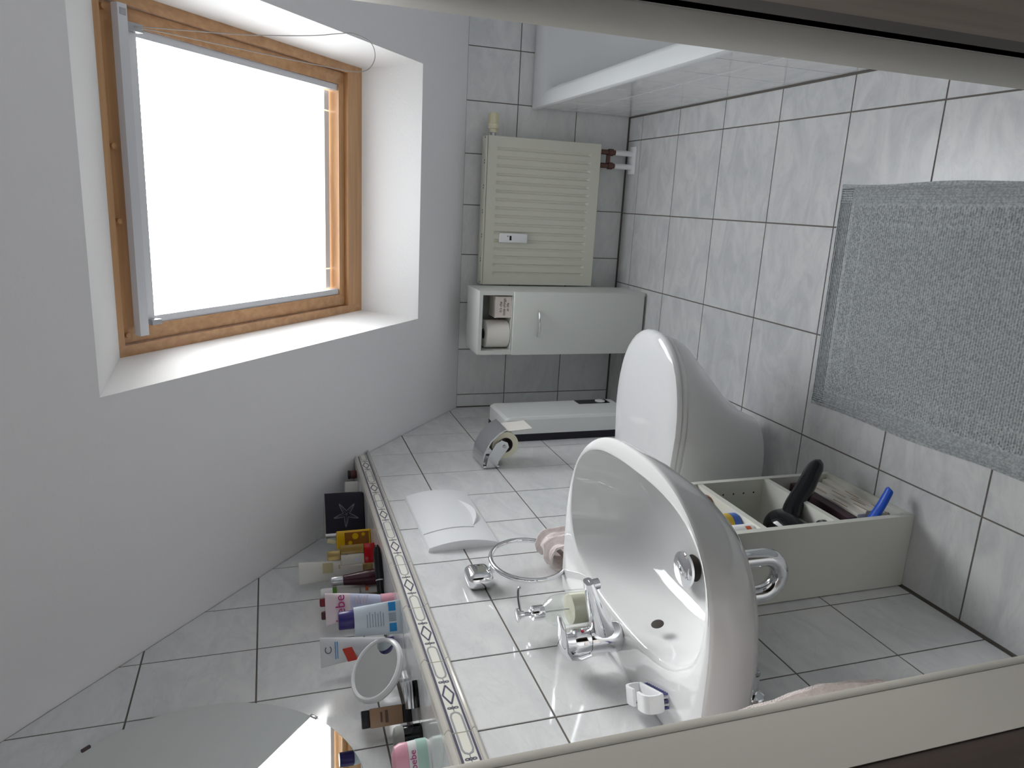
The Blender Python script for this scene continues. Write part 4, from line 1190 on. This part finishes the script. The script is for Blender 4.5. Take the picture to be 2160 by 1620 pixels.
# ================================================================== wall mirror
MYc, MZc, MR = -1.8355, 1.6545, 0.314
wm = empty('round_mirror', (XU, MYc, MZc), label='large round frameless mirror on the upper left wall', cat='mirror')
def ringx(r, x, n=72): return [(x, r * math.cos(2 * math.pi * k / n), r * math.sin(2 * math.pi * k / n)) for k in range(n)]
MB().rings([ringx(MR, 0.002), ringx(MR, 0.0060), ringx(MR - 0.0015, 0.0070)], True, True, False, False).build('edge', 'mirror_edge', wm)
MB().add(ringx(MR - 0.0015, 0.0071), [tuple(range(72))]).build('glass', 'mirror_glass', wm)
for a in (42, -46, 138, -134):
    c = math.radians(a)
    q = MB().rbox(0.0005, 0.010, -0.009, 0.009, -0.003, 0.003, 0.001, 2).build('clip', 'clip_brown' if a == 42 else 'chrome', wm)
    q.matrix_local = Matrix.Translation((0, MR * math.cos(c), MR * math.sin(c))) @ Matrix.Rotation(c + math.pi / 2, 4, 'X')

# ================================================================== things on the ledge
mat('navy_cloth', (0.010, 0.010, 0.022), 0.7, bump=0.3, bscale=300)
mat('lining_grey', (0.30, 0.31, 0.29), 0.8)
mat('star_grey', (0.16, 0.16, 0.18), 0.7)
mat('yellow_glass', (0.66, 0.40, 0.01), 0.12)
mat('brown_glass', (0.26, 0.11, 0.02), 0.15)
mat('gold', (0.50, 0.38, 0.16), 0.30, 0.7)
mat('gold_dark', (0.20, 0.12, 0.05), 0.3, 0.5)
mat('clear_plastic', (0.62, 0.60, 0.54), 0.1)
mat('red_glass', (0.50, 0.010, 0.015), 0.1)
mat('amber_glass', (0.34, 0.22, 0.06), 0.12)
mat('purple_dark', (0.055, 0.010, 0.022), 0.25)
mat('silver_cap', (0.62, 0.64, 0.68), 0.25, 0.7)
mat('tube_white', (0.76, 0.75, 0.71), 0.4)
mat('tube_pink', (0.78, 0.67, 0.71), 0.4)
mat('tube_lilac', (0.55, 0.58, 0.76), 0.35)
mat('cap_pink', (0.78, 0.38, 0.48), 0.35)
mat('print_magenta', (0.45, 0.03, 0.20), 0.5)
mat('print_gold', (0.60, 0.54, 0.32), 0.45)
mat('green_band', (0.10, 0.28, 0.03), 0.4)
mat('cap_red', (0.22, 0.020, 0.035), 0.3)
mat('cap_maroon', (0.085, 0.020, 0.025), 0.3)
mat('cap_navy', (0.030, 0.020, 0.16), 0.35)
mat('tube_ice', (0.60, 0.68, 0.76), 0.2)
mat('print_blue', (0.02, 0.26, 0.62), 0.4)
mat('print_grey', (0.30, 0.36, 0.40), 0.5)
mat('toothpaste_white', (0.72, 0.74, 0.76), 0.3)
mat('print_red', (0.62, 0.05, 0.03), 0.4)
mat('skin_beige', (0.38, 0.24, 0.15), 0.3)
mat('lid_aqua', (0.42, 0.62, 0.55), 0.35)
mat('mirror_grey', (0.74, 0.77, 0.75), 0.02, 1.0)

def stand(name, x, y, latoff=0.0, **kw):
    d = Vector((x - CAM.x, y - CAM.y)).normalized(); lat = Vector((d.y, -d.x))
    return empty(name, (x + lat.x * latoff, y + lat.y * latoff, LED), rz=math.atan2(lat.y, lat.x), **kw)
def flat_tube(top_hw, bot_r, z0, z1, n=24, crimp=0.0022, ang=0.0):
    """squeezed tube: round (radius bot_r) at z0, flat crimp at z1"""
    R = []
    for i in range(9):
        t = i / 8
        a = bot_r + (top_hw - bot_r) * t; b = bot_r * (1 - t) ** 0.75 + crimp * t
        R.append([(a * math.cos(2 * math.pi * k / n), b * math.sin(2 * math.pi * k / n), z0 + (z1 - z0) * t) for k in range(n)])
    return MB().rings(R, True, True, True)

# navy pouch with a starfish
it = stand('cosmetic_pouch', -0.080, -0.862, label='navy cloth pouch with a starfish drawing at the far end of the ledge', cat='pouch')
R = []
for z, a, b in ((0.0, 0.062, 0.018), (0.004, 0.066, 0.024), (0.05, 0.068, 0.026), (0.10, 0.068, 0.018), (0.118, 0.068, 0.010)):
    R.append([(a * math.copysign(abs(math.cos(q)) ** 0.35, math.cos(q)), b * math.copysign(abs(math.sin(q)) ** 0.6, math.sin(q)), z) for q in [2 * math.pi * k / 32 for k in range(32)]])
MB().rings(R, True, True, False).build('cloth', 'navy_cloth', it)
R2 = [[(0.97 * p[0], 0.85 * p[1], 0.1175) for p in R[-1]], [(0.985 * p[0], 0.95 * p[1], 0.1185 + 0.009 * (0.5 - p[0] / 0.136)) for p in R[-1]], [(0.99 * p[0], 1.0 * p[1], 0.1175) for p in R[-1]]]
MB().rings(R2, True, False, False).build('lining', 'lining_grey', it)
st = MB(); sp_ = []
for k in range(10):
    a = math.radians(90 + 14 + 36 * k); r_ = 0.039 if k % 2 == 0 else 0.0095
    sp_.append((r_ * math.cos(a), 0.056 + r_ * math.sin(a)))
dense = []
for i in range(10):
    p, q = Vector(sp_[i]), Vector(sp_[(i + 1) % 10])
    for k in range(5):
        t = k / 5; m_ = p.lerp(q, t); m_ += (Vector((0, 0.056)) - m_) * -0.16 * math.sin(math.pi * t); dense.append((m_.x, m_.y))
def yz_strip(mb, pts, w, y, closed):
    n = len(pts); A, Bq = [], []
    for i in range(n):
        t = (Vector(pts[(i + 1) % n if closed else min(i + 1, n - 1)]) - Vector(pts[i - 1 if closed else max(i - 1, 0)])).normalized(); nn_ = Vector((-t.y, t.x)) * w / 2
        p = Vector(pts[i]); a = p + nn_; b = p - nn_
        A.append((a.x, y(a.x, a.y), a.y)); Bq.append((b.x, y(b.x, b.y), b.y))
    m = n if closed else n - 1
    mb.add(A + Bq, [(i, (i + 1) % n, n + (i + 1) % n, n + i) for i in range(m)])
def pouch_y(x, z):
    b = 0.024 + (0.026 - 0.024) * min(1, z / 0.05) if z < 0.05 else 0.026 + (0.018 - 0.026) * (z - 0.05) / 0.05 if z < 0.1 else 0.018 - 0.008 * (z - 0.1) / 0.018
    c = min(1, abs(x) / 0.068) ** (1 / 0.35); return -b * (math.sqrt(max(0, 1 - c * c))) ** 0.6 - 0.0008
yz_strip(st, dense, 0.0022, pouch_y, True)
yz_strip(st, [(0.052 * 0, 0.056), sp_[0]], 0.0010, pouch_y, False)
for k in (2, 4, 6, 8): yz_strip(st, [(0.0, 0.056), sp_[k]], 0.0010, pouch_y, False)
st.build('starfish', 'star_grey', it)

it = stand('soap_block', -0.065, -0.700, 0.006, label='small white block behind the navy pouch', cat='soap')
MB().rbox(-0.020, 0.020, -0.012, 0.012, 0.0, 0.043, 0.003, 2).build('block', 'tube_white', it)
it = stand('maroon_jar', -0.030, -0.655, label='tiny dark maroon jar in the far corner of the ledge', cat='jar')
MB().lathe([(0.013, 0.0), (0.014, 0.002), (0.014, 0.020), (0.012, 0.022)], 20).build('body', 'cap_maroon', it)
MB().lathe([(0.0145, 0.022), (0.0145, 0.028), (0.0, 0.029)], 20).build('lid', 'black_matte', it)

# yellow perfume
it = stand('yellow_perfume', -0.095, -1.022, 0.006, label='yellow perfume bottle with a round glass stopper next to the pouch', cat='perfume')
MB().rbox(-0.026, 0.026, -0.014, 0.014, 0.0, 0.098, 0.004, 3).build('flacon', 'yellow_glass', it)
MB().rbox(-0.020, 0.020, -0.0146, -0.0138, 0.006, 0.075, 0.0003, 1, False).build('label_print', 'brown_glass', it)
for x, z, r_ in ((0.008, 0.045, 0.009), (-0.010, 0.060, 0.006), (0.012, 0.022, 0.005)):
    MB().cyl((x, -0.0152, z), (x, -0.0145, z), r_, 12).build('flower_print', 'yellow_glass', it)
MB().cyl((0.016, 0, 0.098), (0.016, 0, 0.128), 0.0055, 16).build('neck', 'silver_cap', it)
MB().lathe([(0.0, -0.0145), (0.007, -0.0125), (0.0125, -0.007), (0.0145, 0.0), (0.0125, 0.007), (0.007, 0.0125), (0.0, 0.0145)], 20, (0.018, 0, 0.142)).build('stopper', gm, it)
q = MB().rbox(-0.006, 0.006, -0.004, 0.004, 0.0, 0.026, 0.002, 2).build('tag', 'print_gold', it)
q.matrix_local = Matrix.Translation((-0.006, -0.004, 0.099)) @ Matrix.Rotation(math.radians(18), 4, 'Y')

# red and gold perfume
it = stand('red_perfume', -0.100, -1.112, 0.008, label='square perfume bottle with gold cap and red base', cat='perfume')
MB().rbox(-0.027, 0.027, -0.013, 0.013, 0.0, 0.030, 0.002, 2).build('red_base', 'red_glass', it)
MB().rbox(0.002, 0.027, -0.013, 0.013, 0.0305, 0.094, 0.002, 2).build('amber_part', 'amber_glass', it)
MB().rbox(-0.027, 0.001, -0.013, 0.013, 0.0305, 0.094, 0.002, 2).build('clear_part', 'clear_plastic', it)
MB().box(-0.018, -0.012, -0.0137, -0.0129, 0.044, 0.058).build('print', 'tube_lilac', it)
MB().rbox(-0.012, 0.015, -0.011, 0.011, 0.0945, 0.130, 0.003, 2).build('cap', 'gold', it)

# white cream tube with gold print
it = stand('white_cream_tube', -0.165, -1.054, label='tallest white cream tube with gold print against the wall', cat='tube')
flat_tube(0.031, 0.022, 0.028, 0.205).build('body', 'tube_white', it)
MB().lathe([(0.020, 0.0), (0.0215, 0.002), (0.0215, 0.027), (0.0, 0.0275)], 24).build('cap', 'gold', it)
MB().box(-0.006, 0.022, -0.0165, -0.0125, 0.112, 0.140).build('print', 'print_gold', it)
MB().box(0.002, 0.014, -0.0185, -0.015, 0.092, 0.096).build('print', 'print_gold', it)

# black lying mascara in front
d0 = Vector((-0.010, -1.228, LED)); d1 = Vector((-0.108, -1.312, LED))
ax = (d1 - d0); ln = ax.length; ax.normalize()
it = empty('mascara', d0, label='black glossy mascara stick lying at the ledge edge', cat='mascara')
it.rotation_euler = (0, 0, math.atan2(ax.y, ax.x))
pr_ = [(0.0, 0.003), (0.004, 0.006), (0.012, 0.009), (0.030, 0.0105), (0.092, 0.0108)]
MB().tube([(a, 0, 0.0108) for a, b in pr_], [b for a, b in pr_], 20).build('cap', 'black_gloss', it)
MB().cyl((0.0922, 0, 0.0108), (0.0950, 0, 0.0108), 0.0106, 20).build('ring', 'silver_cap', it)
MB().cyl((0.0952, 0, 0.0108), (ln, 0, 0.0108), 0.0090, 20).build('body', 'black_gloss', it)

# purple bottle with silver cap
it = stand('purple_tube', -0.128, -1.190, 0.003, label='dark purple bottle with silver cap behind the mascara', cat='bottle')
MB().lathe([(0.021, 0.0), (0.0225, 0.003), (0.021, 0.03), (0.0155, 0.075), (0.0135, 0.094), (0.0, 0.0945)], 28).build('body', 'purple_dark', it)
MB().lathe([(0.0120, 0.095), (0.0125, 0.096), (0.0125, 0.124), (0.0115, 0.126), (0.0, 0.126)], 28).build('cap', 'silver_cap', it)

# green banded white tube
it = stand('green_band_tube', -0.168, -1.190, 0.004, label='white tube with a green band squeezed behind the lettered tube', cat='tube')
flat_tube(0.019, 0.016, 0.0, 0.116).build('body', 'tube_white', it)
MB().lathe([(0.0192, 0.0), (0.0192, 0.010), (0.0185, 0.011)], 24, (0, 0, 0.1115), sy=0.45).build('band', 'green_band', it)
MB().lathe([(0.0180, 0.1226), (0.0180, 0.150), (0.015, 0.154), (0.0, 0.1545)], 24, sy=0.6).build('cap', 'plastic_white', it)
MB().box(0.000, 0.012, -0.0170, -0.010, 0.028, 0.036).build('print', 'orange_print', it)
MB().box(-0.004, 0.010, -0.0165, -0.010, 0.048, 0.052).build('print', 'ink_grey', it)

# two lipsticks behind
for i, (yy_, m_, lab) in enumerate(((-1.212, 'cap_red', 'red lipstick behind the lettered tube, farther from the hand mirror'), (-1.276, 'cap_maroon', 'dark maroon lipstick behind the lettered tube, nearer to the hand mirror'))):
    it = stand('lipstick', -0.172, yy_, label=lab, cat='lipstick', group='lipsticks behind the tubes')
    MB().lathe([(0.0105, 0.0), (0.0110, 0.002), (0.0110, 0.115)], 20).build('case', 'gold_dark', it)
    MB().rbox(-0.0108, 0.0108, -0.0108, 0.0108, 0.116, 0.158, 0.004, 3).build('cap', m_, it)

# lettered pink tube
it = stand('lettered_tube', -0.070, -1.445, 0.014, label='pink and lilac tube with large magenta letters standing on its cap', cat='tube')
R = []
for i in range(10):
    t = i / 9; a = 0.0195 + (0.0365 - 0.0195) * t ** 0.8; b = 0.017 * (1 - t) ** 0.7 + 0.002
    R.append([(a * math.cos(2 * math.pi * k / 28), b * math.sin(2 * math.pi * k / 28), 0.030 + 0.128 * t) for k in range(28)])
MB().rings(R[:6], True, True, False).build('lower_body', 'tube_lilac', it)
MB().rings(R[5:], True, False, True).build('upper_body', 'tube_pink', it)
MB().lathe([(0.019, 0.0), (0.0205, 0.002), (0.0205, 0.028), (0.019, 0.0295)], 28).build('cap', 'cap_pink', it)
tm = text_mesh('bebe', 0.0315, 0.0002); tm.materials.append(MATS['print_magenta'])
q = ob('lettering', tm, None, it); q.matrix_local = Matrix.Translation((-0.0015, -0.0125, 0.124)) @ Matrix.Rotation(math.radians(90 - 7), 4, 'X')
for k in range(5): MB().box(0.004, 0.022 - 0.002 * (k % 3), -0.0168, -0.013, 0.060 + 0.007 * k, 0.062 + 0.007 * k).build('fine_print', 'tube_pink', it)

# blue capped clear tube
it = stand('blue_cap_tube', -0.034, -1.556, 0.006, label='ice blue tube with a navy cap in front of the lettered tube', cat='tube')
R = []
for i in range(9):
    t = i / 8; a = 0.037 - 0.006 * t; b = 0.003 + 0.013 * t
    R.append([(a * math.cos(2 * math.pi * k / 28), b * math.sin(2 * math.pi * k / 28), 0.105 * t) for k in range(28)])
MB().rings(R, True, True, True).build('body', 'tube_ice', it)
MB().lathe([(0.0195, 0.1055), (0.020, 0.107), (0.0195, 0.136), (0.018, 0.138), (0.0, 0.138)], 28, (0.006, 0, 0), sy=0.8).build('cap', 'cap_navy', it)
def tube_front(z): return -(0.003 + 0.013 * z / 0.105)
for xa_, xb_ in ((0.014, 0.033), (-0.030, -0.012)):
    MB().hexa([(xa_, tube_front(0.012) * 0.9 - 0.0006, 0.012), (xb_, tube_front(0.012) * 0.9 - 0.0006, 0.012), (xb_, 0, 0.012), (xa_, 0, 0.012), (xa_, tube_front(0.028) * 0.9 - 0.0006, 0.028), (xb_, tube_front(0.028) * 0.9 - 0.0006, 0.028), (xb_, 0, 0.028), (xa_, 0, 0.028)]).build('blue_print', 'print_blue', it)
for k in range(9):
    x = -0.008 + 0.0021 * k
    MB().hexa([(x, tube_front(0.012) - 0.0006, 0.012), (x + 0.0011, tube_front(0.012) - 0.0006, 0.012), (x + 0.0011, 0, 0.012), (x, 0, 0.012), (x, tube_front(0.028) - 0.0006, 0.028), (x + 0.0011, tube_front(0.028) - 0.0006, 0.028), (x + 0.0011, 0, 0.028), (x, 0, 0.028)]).build('barcode_line', 'print_grey', it)
for k in range(7):
    z = 0.040 + 0.006 * k
    MB().box(-0.016, 0.012 + 0.004 * (k % 2), tube_front(z) - 0.0008, tube_front(z) + 0.002, z, z + 0.0014).build('text_line', 'print_grey', it)

# toothpaste
it = stand('toothpaste_tube', -0.160, -1.455, label='white toothpaste tube with a red mark behind the hand mirror', cat='toothpaste')
flat_tube(0.034, 0.017, 0.020, 0.172).build('body', 'toothpaste_white', it)
MB().lathe([(0.015, 0.0), (0.016, 0.002), (0.0145, 0.020), (0.0, 0.0205)], 22).build('cap', 'cap_navy', it)
MB().hexa([(-0.026, -0.0128, 0.088), (0.004, -0.0128, 0.100), (0.004, 0, 0.100), (-0.026, 0, 0.088), (-0.028, -0.0108, 0.110), (0.002, -0.0108, 0.122), (0.002, 0, 0.122), (-0.028, 0, 0.110)]).build('red_mark', 'print_red', it)
for k in range(2): MB().box(-0.018, 0.020, -0.0086, -0.004, 0.132 + 0.005 * k, 0.1335 + 0.005 * k).build('print_line', 'print_blue', it)
cr_ = MB()
arc = [(0.004 + 0.008 * math.cos(math.radians(a)), 0.154 + 0.007 * math.sin(math.radians(a))) for a in range(40, 331, 24)]
yz_strip(cr_, arc, 0.0018, lambda x, z: -0.0072, False)
cr_.build('emblem', 'ink_blue', it)

# hand mirror, leaning back on its stand
hmn = Vector((0.70, -0.26, 0.70)).normalized()
hx = Vector((0, 0, 1)).cross(hmn).normalized(); hy = hmn.cross(hx)
hm = empty('hand_mirror', (-0.102, -1.630, LED), label='round white hand mirror leaning back on the ledge', cat='mirror')
MH = Matrix(((hx.x, hy.x, hmn.x, 0.0), (hx.y, hy.y, hmn.y, 0.0), (hx.z, hy.z, hmn.z, 0.066), (0, 0, 0, 1)))
q = MB().lathe([(0.058, 0.0005), (0.0605, 0.004), (0.064, 0.005), (0.068, 0.003), (0.0705, -0.003), (0.068, -0.009), (0.060, -0.012), (0.0, -0.013)], 56, cap0=False).build('frame', 'plastic_white', hm); q.matrix_local = MH
q = MB().lathe([(0.0, 0.0012), (0.0585, 0.0012)], 56, cap0=False, cap1=False).build('glass', 'mirror_grey', hm); q.matrix_local = MH
bk = -hmn * 0.012 + Vector((0, 0, 0.066))
MB().tube([bk, Vector((-0.052, 0.018, 0.004))], 0.004, 10).build('prop', 'plastic_white', hm)
MB().rbox(-0.066, -0.036, 0.003, 0.033, 0.0, 0.006, 0.002, 2).build('foot', 'plastic_white', hm)

# foundation tube
it = stand('foundation_tube', -0.178, -1.690, 0.002, label='beige make-up tube with dark ends leaning by the round mirror', cat='make-up')
MB().rbox(-0.0185, 0.0185, -0.011, 0.011, 0.0, 0.018, 0.002, 2).build('base_cap', 'black_matte', it)
MB().rbox(-0.0190, 0.0190, -0.012, 0.012, 0.0185, 0.088, 0.003, 2).build('body', 'skin_beige', it)
MB().rbox(-0.0175, 0.0175, -0.009, 0.009, 0.0885, 0.104, 0.002, 2).build('top_cap', 'black_matte', it)
MB().box(-0.012, 0.012, -0.0127, -0.0119, 0.050, 0.056).build('print', 'ink_brown', it)
MB().box(-0.010, 0.010, -0.0127, -0.0119, 0.062, 0.066).build('print', 'ink_brown', it)

# compact powder
it = stand('powder_compact', -0.088, -1.748, 0.0, label='flat black compact with silver rim on the ledge', cat='make-up')
MB().rbox(-0.026, 0.026, -0.020, 0.020, 0.0, 0.010, 0.002, 2).build('lower_shell', 'black_gloss', it)
MB().rbox(-0.0265, 0.0265, -0.0205, 0.0205, 0.0105, 0.0150, 0.0015, 2).build('silver_rim', 'silver_cap', it)
MB().rbox(-0.026, 0.026, -0.020, 0.020, 0.0155, 0.0230, 0.002, 2).build('lid', 'silver_cap', it)

# black cream jar
it = stand('black_jar', -0.142, -1.800, 0.0, label='black jar with a pale rounded lid beside the compact', cat='jar')
MB().lathe([(0.019, 0.0), (0.021, 0.002), (0.021, 0.036)], 28, cap1=True).build('body', 'black_gloss', it)
MB().lathe([(0.0215, 0.0365), (0.0215, 0.048), (0.019, 0.053), (0.010, 0.056), (0.0, 0.0565)], 28).build('lid', 'lining_grey', it)

# deodorant
it = stand('deodorant', -0.120, -1.880, -0.006, label='white and green deodorant with pink cap at the near end', cat='deodorant')
MB().lathe([(0.029, 0.0), (0.0325, 0.004), (0.034, 0.020), (0.0325, 0.042)], 32, cap1=True, sy=0.55).build('body', 'label_white', it)
MB().lathe([(0.0325, 0.0425), (0.0325, 0.056), (0.028, 0.066), (0.016, 0.071), (0.0, 0.072)], 32, sy=0.55).build('cap', 'cap_pink', it)
MB().lathe([(0.0342, 0.006), (0.0345, 0.020), (0.0342, 0.026)], 32, cap0=False, cap1=False, sy=0.552).build('green_band', 'lid_aqua', it)
tm = text_mesh('bebe', 0.017, 0.0002); tm.materials.append(MATS['print_magenta'])
q = ob('lettering', tm, None, it); q.matrix_local = Matrix.Translation((0.0, -0.0196, 0.034)) @ Matrix.Rotation(math.radians(90), 4, 'X')
